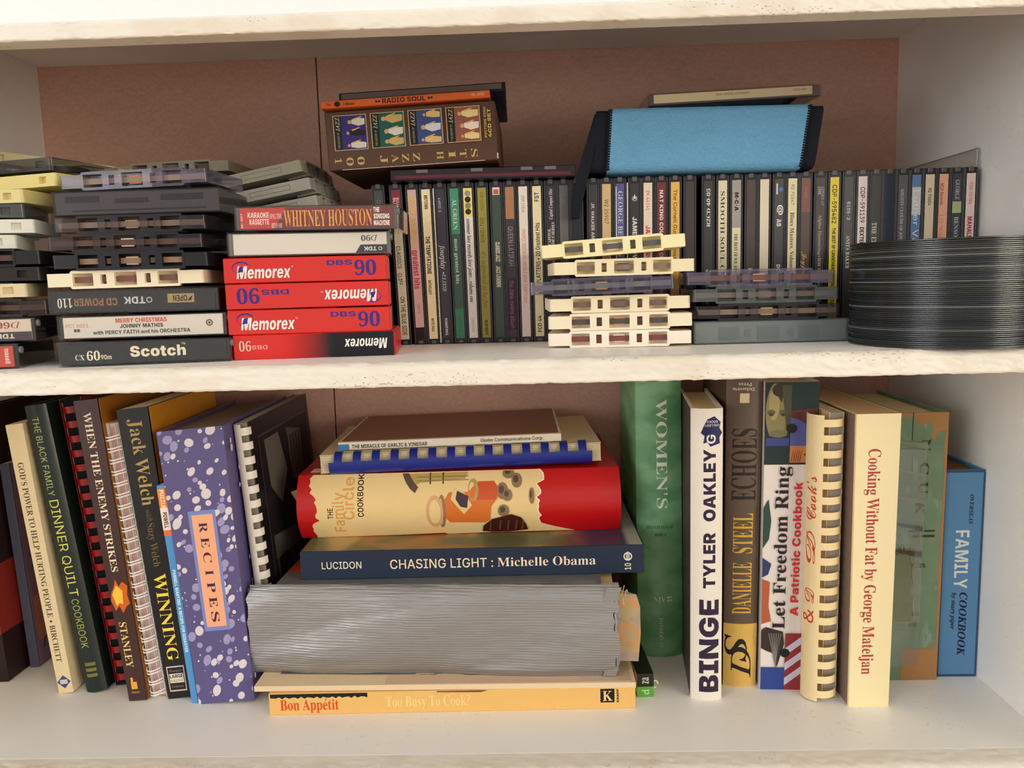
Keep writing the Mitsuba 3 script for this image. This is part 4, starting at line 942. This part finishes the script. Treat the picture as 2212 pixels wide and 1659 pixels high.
# the thick book wrapped in silver tape
def tape_book():
    t = thing('book', 'very thick battered book bound with ribbed silver duct tape, in the lying pile', 'book')
    M = frame((-225.0, 100, Z0 + 22.4), -2.2)
    Wt, Ht = 286.0, 72.0
    part(t, 'pages', rbox(20, 12, 2, Wt - 4, 196, Ht - 2.5, .3), mat((190, 160, 112), .85), M)
    nu, nz = 240, 150
    U, Zz = np.meshgrid(np.linspace(0, 1, nu), np.linspace(0, 1, nz), indexing='ij')
    x, z = U * (Wt + 2) - 1, Zz * Ht
    top = 5.0 * np.clip((Zz - .84) / .16, 0, 1) ** 2; bot = 1.5 * np.clip((.08 - Zz) / .08, 0, 1) ** 2 * 2
    n1 = meshkit.fbm(np.stack([x * .018, z * .05, x * 0], -1), 3, 3) - .5
    rib = .3 * np.abs(np.sin((z + 2.5 * n1 + .02 * x) * math.pi / 2.15)) ** .8
    diag = 1.3 * np.sin((x * .035 - z * .075) + 2 * n1)
    y = -3.5 * (1 - (2 * Zz - 1) ** 2) - rib - diag - 3 * n1 + top + bot
    z = z + 1.6 * (meshkit.fbm(np.stack([x * .05, z * .02, x * 0 + 3], -1), 3, 5) - .5) * (Zz > .97) + np.where(Zz < .03, -2.5 * np.clip(U - .1, 0, 1) + 1.4 * (meshkit.fbm(np.stack([x * .06, z * 0, x * 0], -1), 3, 6) - .5), 0)
    x = x + np.where(U < .012, 3.0 * (meshkit.noise(np.stack([z * .16, z * 0, z * 0], -1), 9) - .6), 0) + np.where(U > .988, 3.0 * (meshkit.noise(np.stack([z * .2, z * 0, z * 0], -1), 8) - .5) - 2, 0)
    P = np.stack([x, y, z], -1)
    back = P.copy(); back[..., 1] = P[..., 1] + .7
    i = np.arange(nu - 1)[:, None] * nz + np.arange(nz - 1)[None]
    q = np.stack([i, i + nz, i + nz + 1, i + 1], -1).reshape(-1, 4)
    ft = np.vstack([q[:, [0, 1, 2]], q[:, [0, 2, 3]]])
    part(t, 'duct_tape', trimesh.Trimesh(P.reshape(-1, 3), ft, process=False), 'duct_tape', M, smooth=True)
    # top and bottom flaps of tape over the boards
    for zz, nm in ((Ht + .2, 'tape_flap'), (-.2, 'tape_flap')):
        a_, b_ = np.meshgrid(np.linspace(0, 1, 120), np.linspace(0, 1, 24), indexing='ij')
        ln = 26 + 5 * (meshkit.noise(np.stack([a_ * 30, a_ * 0, a_ * 0 + zz], -1), 2) - .5)
        PP = np.stack([20 + a_ * (Wt - 33), (3.5 if zz > 10 else 1) + b_ * ln, zz + (1.0 * np.sin(a_ * 3) * 0) + .5 * (meshkit.fbm(np.stack([a_ * 20, b_ * 4, b_ * 0], -1), 3, 4) - .5) - (0 if zz > 0 else 0)], -1)
        i = np.arange(119)[:, None] * 24 + np.arange(23)[None]; q = np.stack([i, i + 24, i + 25, i + 1], -1).reshape(-1, 4)
        part(t, nm, trimesh.Trimesh(PP.reshape(-1, 3), np.vstack([q[:, [0, 1, 2]], q[:, [0, 2, 3]]]), process=False), 'duct_tape', M, smooth=True)
    part(t, 'board', rbox(19, 9, Ht - 2.3, Wt - 14, 198, Ht - .4, .3), mat((176, 74, 44), .6), M); part(t, 'board', rbox(19, 9, 0, Wt - 14, 198, 1.8, .3), mat((176, 74, 44), .6), M)
    # the bare end on the right: an orange board and torn threads
    g = m3.Manifold.hull_points(np.array([[Wt - 12, 5, 10], [Wt + 15, 8, 8], [Wt + 17, 9, 30], [Wt + 16.5, 9, 52], [Wt + 13, 8, 62], [Wt - 12, 5, 64], [Wt - 12, 30, 10], [Wt + 15, 32, 10], [Wt + 16, 32, 52], [Wt - 12, 30, 62]], np.float32))
    part(t, 'torn_spine_end', tm(g.refine_to_length(3.5)), 'torn_board', M, smooth=35)
    r_ = np.random.default_rng(3)
    for k in range(7):
        s_ = np.linspace(0, 1, 9); p0 = np.array([Wt - 6 + 12 * r_.random(), 3, 58 + 10 * r_.random()])
        pts = p0 + np.stack([8 * s_ * r_.uniform(-.4, 1), -2 * np.sin(s_ * 3), 10 * r_.uniform(-.6, .6) * s_ + 3 * np.sin(s_ * 4 + k)], -1)
        part(t, 'loose_thread', tube(pts, .35), mat((196, 170, 110), .7), M, smooth=40)
    p = [(Wt - 13, 0), (Wt - 10, 10), (Wt - 14, 24), (Wt - 11, 40), (Wt - 13, 58), (Wt - 9, 71), (Wt + 2, 71), (Wt - 1, 62), (Wt + 1, 48), (Wt - 2, 34), (Wt + 1, 16), (Wt - 3, 0)]
    m = ext(Polygon(p), .5); m = trimesh.Trimesh(m.vertices[:, [0, 2, 1]] + [0, -1.2, 0], m.faces[:, ::-1], process=False)
    part(t, 'tape_patch', m, 'duct_tape', M)
    p = [(-1, 0), (0, 14), (-4, 18), (-9, 22), (-6, 12), (-4, 2)]
    m = ext(Polygon(p), .5); m = trimesh.Trimesh(m.vertices[:, [0, 2, 1]] + [0, 1, 0], m.faces[:, ::-1], process=False); part(t, 'tape_corner', m, 'duct_tape', M)


def torn(p, n, uv):
    a = fbm(p.x * 130, p.y * 130, p.z * 130, 4)
    return mix(mix((.42, .30, .17), (.52, .26, .10), smoothstep(.4, .62, a)), (.33, .26, .2), smoothstep(.5, .7, fbm(p.z * 90, p.x * 60, p.y * 60, 3)))


proc_mat('torn_board', torn, .9)
scene['duct_tape'] = {'type': 'twosided', 'bsdf': {'type': 'bumpmap', 'arbitrary': mikit.proc(lambda p, n, uv: fbm(p.x * 70, p.y * 70, p.z * 1500, 2), 3e-4), 'scale': .00035,
                      'bsdf': {'type': 'principled', 'base_color': {'type': 'rgb', 'value': [.36, .35, .345]}, 'metallic': .7, 'roughness': .36, 'specular': .5}}}
tape_book()
ZT_ = Z0 + 22.4 + 72.6
t, f = book('book', 'navy blue hardback with cream lettering, lying on the silver-taped book', frame((-186.8, 111, ZT_), .6), 270, 22.6, 186, (38, 48, 66), lying=True, rough=.5, coat=.1, hard=True)
f.text('LUCIDON', 's5', (226, 214, 196), 'r', .062, .178, .49, .25, 'author_lettering'); f.text('CHASING LIGHT :', 's5', (232, 208, 176), 'r', .262, .562, .49, .33, 'title_lettering'); f.text('Michelle Obama', 'b5', (232, 208, 180), 'r', .575, .86, .50, .33, 'title_lettering')
f.ring(.953, .60, 3.4, .9, (226, 218, 206)); f.text('10', 's6', (226, 218, 206), 'u', .12, .36, .953, .018)
for dx in (-.004, 0, .004): f.rect(.953 + dx - .0012, .45, .953 + dx + .0012, .78 if dx == 0 else .7, (226, 218, 206), 'emblem')
M_ = frame((-186.8, 111, ZT_ + 22.6), .6)


def jacket_art(p, n, uv):
    a = fbm(p.x * 22 + 3, p.y * 30, 0.5, 3); b = noise(p.x * 38, p.y * 12 + 4, .2)
    c = mix(mix((.12, .13, .06), (.32, .16, .06), smoothstep(.40, .60, a)), (.46, .32, .13), smoothstep(.58, .78, b))
    c = mix(c, (.05, .045, .09), smoothstep(.015, .045, p.x))
    return mix(c, (.38, .38, .33), smoothstep(.068, .074, p.x))


proc_mat('jacket_painting', jacket_art, .4)
part(t, 'jacket_picture', rbox(1, 1.5, -.1, 269, 186, .15, .05), 'jacket_painting', M_)

ZC_ = ZT_ + 22.9
t, f = book('book', 'fat red hardback wrapped in a torn cream paper jacket, in the lying pile', frame((-194.5, 146, ZC_), 1.8), 263, 53, 146, (182, 28, 36), lying=True, hard=True, bulge=13, rough=.35, coat=.3, pages=(214, 196, 150))
rg = np.random.default_rng(7)
le = [(.048 + .006 * rg.normal() + (.012 if abs(y_ - .5) < .2 else 0), y_) for y_ in np.linspace(0, 1, 22)]
re_ = [(.755 - .01 * abs(rg.normal()) - (.0 if y_ < .8 else -.012), y_) for y_ in np.linspace(1, .18, 18)]
jk = Polygon(le + re_ + [(.80, .10), (.86, .01), (.62, .02), (.46, .0), (.45, .03), (.3, .01)]).buffer(0)
f.poly(jk, (222, 194, 138), 'paper_jacket', sub=20, rough=.7, coat=0)
rim = jk.difference(affinity.scale(jk, .985, 1.0)).intersection(shapely.box(.70, 0, 1, 1)); f.poly(rim, (232, 220, 192), 'torn_paper_rim', sub=20)
f.text('THE', 's6', (44, 34, 34), 'u', .36, .53, .103, .017, 'title_lettering'); f.text('Family', 's6', (206, 152, 84), 'u', .12, .76, .128, .034, 'title_lettering'); f.text('Circle', 's6', (206, 152, 84), 'u', .34, .96, .160, .034, 'title_lettering'); f.text('COOKBOOK', 's6', (44, 34, 34), 'u', .38, 1.0, .197, .018, 'title_lettering')
OR, DK = (206, 112, 52), (82, 58, 46)
f.poly([(.325, .98), (.34, .84), (.36, .80), (.38, .86), (.52, .90), (.53, .99)], (176, 152, 92), 'asparagus', sub=20); f.poly([(.325, .99), (.335, .88), (.35, .78), (.365, .72), (.375, .80), (.36, .88), (.345, .99)], (96, 74, 64), 'asparagus', sub=20)
for x_ in (.41, .45): f.rect(x_, .84, x_ + .004, .99, DK, 'tie', sub=20)
for y_ in (.88, .93): f.rect(.37, y_, .53, y_ + .012, (140, 116, 70), 'asparagus', sub=20)
f.poly([(.455, .60), (.47, .72), (.53, .72), (.555, .84), (.60, .86), (.625, .78), (.62, .62), (.60, .50), (.595, .27), (.58, .22), (.47, .24), (.455, .34)], OR, 'jar', sub=20)
f.poly([(.555, .60), (.56, .86), (.61, .86), (.622, .76), (.615, .60)], (196, 84, 50), 'jar', sub=20)

el = lambda x, y, a_, b_: affinity.translate(affinity.scale(shapely.Point(0, 0).buffer(1, quad_segs=8), a_, b_), x, y)
f.poly(el(.425, .42, .026, .26).difference(el(.425, .42, .019, .20)), (206, 160, 116), 'jar_lid', sub=20); f.poly(el(.447, .42, .012, .27).difference(el(.443, .42, .008, .22)), (150, 110, 84), 'jar_lid', sub=20)
f.poly([(.475, .62), (.485, .78), (.52, .70), (.54, .52), (.515, .38), (.495, .50)], (216, 190, 130), 'jar_label', sub=20); f.poly([(.49, .62), (.495, .74), (.53, .66), (.525, .48), (.505, .50)], (70, 56, 66), 'jar_label', sub=20)
f.poly(el(.545, .74, .016, .16).difference(el(.541, .74, .010, .12)), (170, 150, 84), 'jar_lid', sub=20)
for x_, y_, a_, b_ in ((.635, .72, .017, .12), (.68, .86, .016, .10), (.637, .42, .017, .10), (.65, .66, .015, .09), (.655, .96, .018, .07), (.725, .64, .008, .12)): f.poly(el(x_, y_, a_, b_).intersection(shapely.box(0, 0, 1, .995)), (134, 112, 84), 'potato', sub=20); f.poly(el(x_ - .003, y_ + .02, a_ * .5, b_ * .5).intersection(shapely.box(0, 0, 1, .99)), (88, 72, 62), 'potato', sub=20)
f.poly([(.57, .05), (.573, .16), (.60, .28), (.66, .36), (.69, .30), (.705, .18), (.712, .06), (.66, .03), (.60, .03)], (66, 38, 30), 'jelly_mould', sub=20)
for x_ in (.59, .62, .645, .67, .69): f.poly([(x_, .07), (x_ + .005, .26), (x_ + .009, .26), (x_ + .006, .07)], (104, 68, 52), 'jelly_mould', sub=20)
M_ = frame((-194.5, 146, ZC_), 1.8)
part(t, 'loose_page', tm(m3.Manifold.hull_points(np.array([[-14, 24, 33], [0, 20, 39], [0, 20, 20], [-6, 22, 20], [-14, 24.4, 33], [0, 20.4, 39], [0, 20.4, 20], [-6, 22.4, 20]], np.float32))), mat((214, 196, 150), .8), M_)
part(t, 'loose_page', tm(m3.Manifold.hull_points(np.array([[8, 8, 53.3], [34, 6, 53.3], [30, 14, 55.4], [10, 14, 55], [8, 8, 53.6], [34, 6, 53.7]], np.float32))), mat((206, 190, 146), .8), M_)

ZB_ = ZC_ + 53.6
t, f = comb_book('comb_bound_book', 'blue comb-bound booklet lying on the fat red hardback', frame((-176, 141, ZB_ + .5), 2.5, roll=1.0), 231, 15, 140, (206, 190, 150), (30, 46, 128), 14, lying=True, pages=(206, 192, 158), R=9.5, spine_from=225, spine_to=76, end=-8, finger=.42, covers=True, ins=8)
ZG_ = ZB_ + 17.5
t, f = book('booklet', 'thin white and brown booklet topmost of the lying pile', frame((-164, 160, ZB_ + 16.6), 1, roll=1.0), 186, 6.6, 132, (222, 212, 194), lying=True, cat='booklet')
f.rect(.0, .05, .05, .75, (70, 130, 176), 'blue_patch'); f.text('THE MIRACLE OF GARLIC & VINEGAR', 's7', (46, 40, 40), 'r', .062, .40, .42, .46, 'title_lettering'); f.text('Globe Communications Corp.', 's6', (46, 40, 40), 'r', .64, .92, .55, .42)
part(t, 'cover_picture', rbox(2, 4, 6.5, 184, 130, 6.9, .1), mat((126, 84, 62), .4, .3), frame((-164, 160, ZB_ + 16.6), 1, roll=1.0))

# ------------------------------------------------------------------ right group
def bible_green(p, n, uv):
    return mix((.11, .30, .135), (.19, .42, .21), smoothstep(.3, .7, fbm(p.x * 45, p.y * 30, p.z * 60, 4)))


proc_mat('green_marble', bible_green, .4)
t, f = book('book', 'tall marbled green hardback with thin white capitals, right of the lying pile', frame((85.4, 171, Z0), 0, -.3), 38.4, 239, 118, (70, 130, 80), hard=True, bulge=6, bsdf='green_marble')
f.text("WOMEN'S", 'b6', (232, 236, 218), 'd', .061, .45, .55, .24, 'title_lettering'); f.text('DEVOTIONAL', 'b7', (54, 92, 60), 'r', .2, .80, .482, .012, 'title_lettering'); f.text('BIBLE', 'b7', (54, 92, 60), 'r', .38, .64, .455, .011, 'title_lettering')
f.text('NIV', 'b6', (206, 214, 190), 'r', .34, .60, .217, .02)
for dx, dy in ((0, 0), (.06, 0), (0, -.012), (.06, -.012)): f.disc(.66 + dx, .223 + dy, 1.0, (206, 214, 190), 'emblem')
f.text('ZONDERVAN', 'b7', (196, 206, 180), 'd', .85, .965, .50, .085)
t, f = book('book', 'white hardback with dark capitals reading up its spine, right of the green one', frame((116, 96.6, Z0), -6, 0), 23.5, 227.5, 110, (224, 216, 204), hard=True, bulge=3.5, coat=.4, sides=(66, 50, 52))
INK = (52, 40, 60)
for s_, a0, a1, h_ in (('BINGE', .03, .355, .62), ('TYLER', .395, .585, .38), ('OAKLEY', .625, .865, .38)):
    w_ = (a1 - a0) / len(s_)
    f.text(s_, 's9', INK, 'u', a0, a1, .58, h_, 'title_lettering')
f.poly([(.38, .94), (.5, .965), (.72, .975), (.92, .955), (.88, .935), (.97, .92), (.88, .905), (.9, .885), (.6, .875), (.5, .89), (.38, .885), (.42, .91), (.30, .92)], (44, 40, 84), 'emblem')
f.text('G', 's7', (220, 214, 206), 'u', .885, .915, .62, .28); f.text('GALLERY', 's6', (200, 196, 206), 'f', .12, .58, .945, .008); f.text('BOOKS', 's6', (200, 196, 206), 'f', .18, .52, .957, .008)
t, f = book('book', 'brown-grey hardback with a gold foot band and tall narrow capitals', frame((145.4, 115.8, Z0), -3, .3), 25.5, 246.5, 112, (94, 78, 66), hard=True, bulge=2.5, top=27.5, coat=.15)
f.rect(0, 0, 1, .212, (206, 168, 88), 'gold_band', rough=.35)
f.text('ECHOES', 'b3', (46, 38, 34), 'u', .615, .845, .50, .72, 'title_lettering'); f.text('DANIELLE', 'b4', (206, 160, 66), 'u', .245, .415, .50, .58, 'author_lettering'); f.text('STEEL', 'b4', (206, 160, 66), 'u', .445, .575, .50, .60, 'author_lettering')
f.text('S', 'i', (40, 32, 28), 'u', .085, .175, .36, .66, 'monogram'); f.text('D', 'i', (40, 32, 28), 'u', .03, .135, .52, .62, 'monogram')
f.rect(.36, .925, .62, .955, (206, 190, 150), 'emblem'); f.text('Delacorte', 'b', (206, 196, 176), 'f', .24, .84, .967, .011); f.text('Press', 'b', (206, 196, 176), 'f', .32, .68, .982, .011)
t, f = book('binder_cookbook', 'patriotic ring-binder cookbook with black and red titles and two black rivets', frame((173, 109, Z0), -3, .3), 36.2, 244, 105, (216, 206, 200), hard=True, top=40.2, coat=.6, cat='binder')
f.rect(0, .74, 1, 1, (40, 54, 52), 'photo_print'); 
ov = lambda x, y, a_, b_: affinity.translate(affinity.scale(shapely.Point(0, 0).buffer(1, quad_segs=8), a_, b_), x, y)
half = shapely.box(.01, .83, .49, .995)
f.poly(ov(.25, .905, .235, .098).intersection(half), (132, 124, 86), 'face_print'); f.poly(ov(.17, .93, .10, .05).intersection(half), (160, 148, 100), 'face_print')
f.poly(ov(.30, .975, .17, .022).intersection(half), (58, 54, 44), 'hair_print'); f.poly([(.24, .955), (.34, .962), (.31, .935)], (64, 56, 44), 'face_print')
for x_ in (.12, .34): f.poly(ov(x_, .905, .075, .009), (104, 92, 66), 'face_print'); f.poly(ov(x_, .898, .04, .005), (70, 60, 48), 'face_print')
f.poly(ov(.25, .838, .16, .012), (112, 108, 78), 'face_print'); f.poly([(.30, .99), (.49, .99), (.49, .84), (.40, .86), (.36, .92)], (74, 76, 60), 'face_print')
f.rect(.02, .80, .46, .825, (64, 70, 130), 'photo_print'); f.rect(.48, .80, .98, .90, (84, 88, 150), 'photo_print'); f.poly([(.48, .89), (.6, .885), (.98, .85), (.98, .92), (.48, .91)], (92, 52, 54), 'hair_print'); f.rect(.48, .747, .98, .80, (186, 118, 76), 'face_print'); f.poly([(.74, .772), (.84, .782), (.92, .772), (.84, .762)], (60, 38, 30), 'face_print')
for i in range(5): f.poly([(.50 + .04 * i, .75), (.54 + .04 * i, .785), (.55 + .04 * i, .785), (.52 + .04 * i, .75)], (120, 70, 44), 'face_print')
f.poly([(.0, .60), (.10, .63), (.16, .56), (.12, .50), (.0, .47)], (52, 74, 66), 'photo_print'); f.poly([(.0, .37), (.16, .36), (.14, .28), (.2, .23), (.0, .22)], (170, 92, 60), 'photo_print'); f.poly([(.0, .44), (.18, .42), (.12, .385), (.0, .375)], (56, 62, 98), 'photo_print')
f.poly([(.0, .20), (.10, .21), (.45, .195), (.48, .155), (.34, .075), (.30, .12), (.12, .13), (.0, .14)], (58, 48, 46), 'photo_print')
for i in range(6): f.poly([(.15 + .05 * i, .19), (.17 + .05 * i, .19), (.33, .075 + .006 * i), (.31, .075)], (120, 114, 110), 'photo_print')
f.rect(0, 0, .5, .075, (50, 70, 136), 'photo_print'); f.rect(.5, 0, 1, .19, (140, 52, 56), 'flag_print')
for k in range(3): f.poly([(.5, .015 + .05 * k), (1, .075 + .05 * k), (1, .10 + .05 * k), (.5, .04 + .05 * k)], (190, 186, 206), 'flag_print')
f.text('Let Freedom Ring', 'b', (46, 36, 40), 'u', .205, .735, .345, .26, 'title_lettering'); f.text('A Patriotic Cookbook', 's8', (204, 56, 56), 'u', .25, .685, .66, .16, 'title_lettering')
for y_ in (.855, .125): f.disc(.5, y_, 3.6, (28, 26, 28), 'rivet')
t, f = comb_book('comb_bound_book', 'beige comb-bound cookbook with red script, right of the patriotic binder', frame((203.3, 86, Z0), 0, .3), 22.5, 222.5, 150, (222, 204, 166), (230, 208, 158), 19, pages=(168, 156, 140), R=13, p0=12.5, p1=23, spine_from=205, spine_to=112, end=5, finger=.48, ins=1)
f.bulge = 0
g = Face(t, frame((203.3, 86, Z0), 0, .3) @ np.array([[1, 0, 0, 0], [0, 1, 0, 0], [0, 0, 1, 0], [0, 0, 0, 1.0]]), 13, 222, v=6.2)
g.x0, g.v = -1.2, 4.6
g.surf = lambda x, y, lift: np.stack([11.25 - 13.15 * np.cos(np.clip(.12 + .62 * x / 9.0, -.3, 1.5)), 12.35 - 13.15 * np.sin(np.clip(.12 + .62 * x / 9.0, -.3, 1.5)) - lift * .5, y], -1)
g.text("Cook's", 'c', (196, 70, 54), 'u', .64, .79, .40, .85, 'script_lettering'); g.text('D', 'c', (196, 70, 54), 'u', .49, .60, .40, .85, 'script_lettering'); g.text("& D", 'c', (196, 70, 54), 'u', .28, .40, .40, .85, 'script_lettering')
t, f = book('book', 'thick cream paperback with a brick-red title, nearest book at the right', frame((231, 80, Z0), 0, .1), 30, 223, 175, (230, 214, 168), pages=(176, 146, 110), top=32, coat=.3, sides=(128, 108, 98))
f.text('Cooking Without Fat by George Mateljan', 'b', (172, 70, 62), 'd', .115, .885, .44, .29, 'title_lettering')


def worn_green(p, n, uv):
    a = fbm(p.x * 60, p.y * 60, p.z * 60, 4)
    return mix(mix((.12, .22, .12), (.20, .30, .17), a), (.30, .36, .28), smoothstep(.62, .75, fbm(p.x * 160 + 40, p.y * 160, p.z * 50, 3)) * .6)


proc_mat('worn_green_cloth', worn_green, .45)
t, f = book('book', 'worn green cookbook with brown torn corners mended with clear tape', frame((277.6, 119.4, Z0), 0, .4), 38, 216.5, 125, (90, 120, 80), hard=True, bsdf='worn_green_cloth')
rg = np.random.default_rng(5)
BR = (176, 130, 84)
f.poly([(.30, 1), (.34, .965), (.5, .955), (.66, .965), (.70, .94), (.66, .915), (.74, .90), (.80, .93), (1, .94), (1, 1)], BR, 'bare_board'); f.poly([(.0, 1), (.0, .985), (.28, .985), (.3, 1)], BR, 'bare_board')
f.poly([(.96, .94)] + [(.955 - .03 * rg.random(), y_) for y_ in np.linspace(.9, .14, 22)] + [(.86, .125), (.66, .125), (.62, .12), (.30, .125), (.25, .10), (.25, .0), (1, 0), (1, .94)], BR, 'bare_board')
f.rect(.28, .90, .295, 1, (60, 64, 40), 'crease')
T_ = (66, 60, 44)
for s_, x_, y_ in (('N', .58, .885), ('C', .56, .80), ('U', .56, .73), ('K', .50, .655)): f.text(s_, 'b5', T_, 'd', 1 - y_ - .02, 1 - y_ + .025, x_, .18, 'worn_lettering')
f.rect(.30, .565, .82, .571, T_, 'rule'); f.rect(.36, .545, .82, .553, T_, 'rule'); f.text('OO', 'b5', T_, 'r', .02, .22, .50, .04, 'worn_lettering'); f.text('CB', 'b6', (74, 74, 52), 'r', .38, .66, .44, .018, 'worn_lettering'); f.text('EN', 'b6', (74, 74, 52), 'r', .42, .58, .255, .016, 'worn_lettering'); f.text('EE', 'b6', (74, 74, 52), 'r', .36, .56, .215, .014, 'worn_lettering')
tp = ext(shapely.box(1, 12, 22, 188), .25); part(t, 'clear_tape', trimesh.Trimesh(tp.vertices[:, [0, 2, 1]] + [0, -1.2, 0], tp.faces[:, ::-1], process=False), 'clear_plastic', frame((277.6, 119.4, Z0), 0, .4))
for k in range(7):
    y_ = rg.uniform(.3, .9); x_ = rg.uniform(.3, .55); f.poly([(x_, y_), (x_ + .02, y_ + .03), (x_ + .05 * rg.random() + .03, y_ - .05), (x_ + .015, y_ - .03)], (150, 164, 136), 'tape_wrinkle')
for k in range(5):
    y_ = .9 - .1 * k; f.poly([(.02, y_), (.6, y_ - .03 * rg.random()), (.6, y_ - .035), (.02, y_ - .008)], (136, 152, 124), 'tape_wrinkle')
t, f = book('book', 'short blue hardback with white and black capitals, beside the right side panel', frame((318.2, 124.4, Z0), -.5, .1), 30.6, 169.5, 115, (92, 138, 178), hard=True, pages=(130, 84, 50), coat=.1, rough=.6)
for q in ((0, 0, 1, .012), (0, .988, 1, 1), (0, 0, .035, 1), (.965, 0, 1, 1)): f.rect(*q, (58, 84, 112), 'edge_crease')
f.text('OVERSEAS', 'k', (30, 34, 56), 'd', .115, .255, .70, .10); f.text('FAMILY', 's7', (222, 222, 212), 'd', .285, .565, .50, .34, 'title_lettering'); f.text('COOKBOOK', 'k', (28, 34, 60), 'd', .585, .895, .60, .20, 'title_lettering'); f.text('by mary piper', 'k', (34, 40, 66), 'd', .585, .765, .36, .12, 'author_lettering')
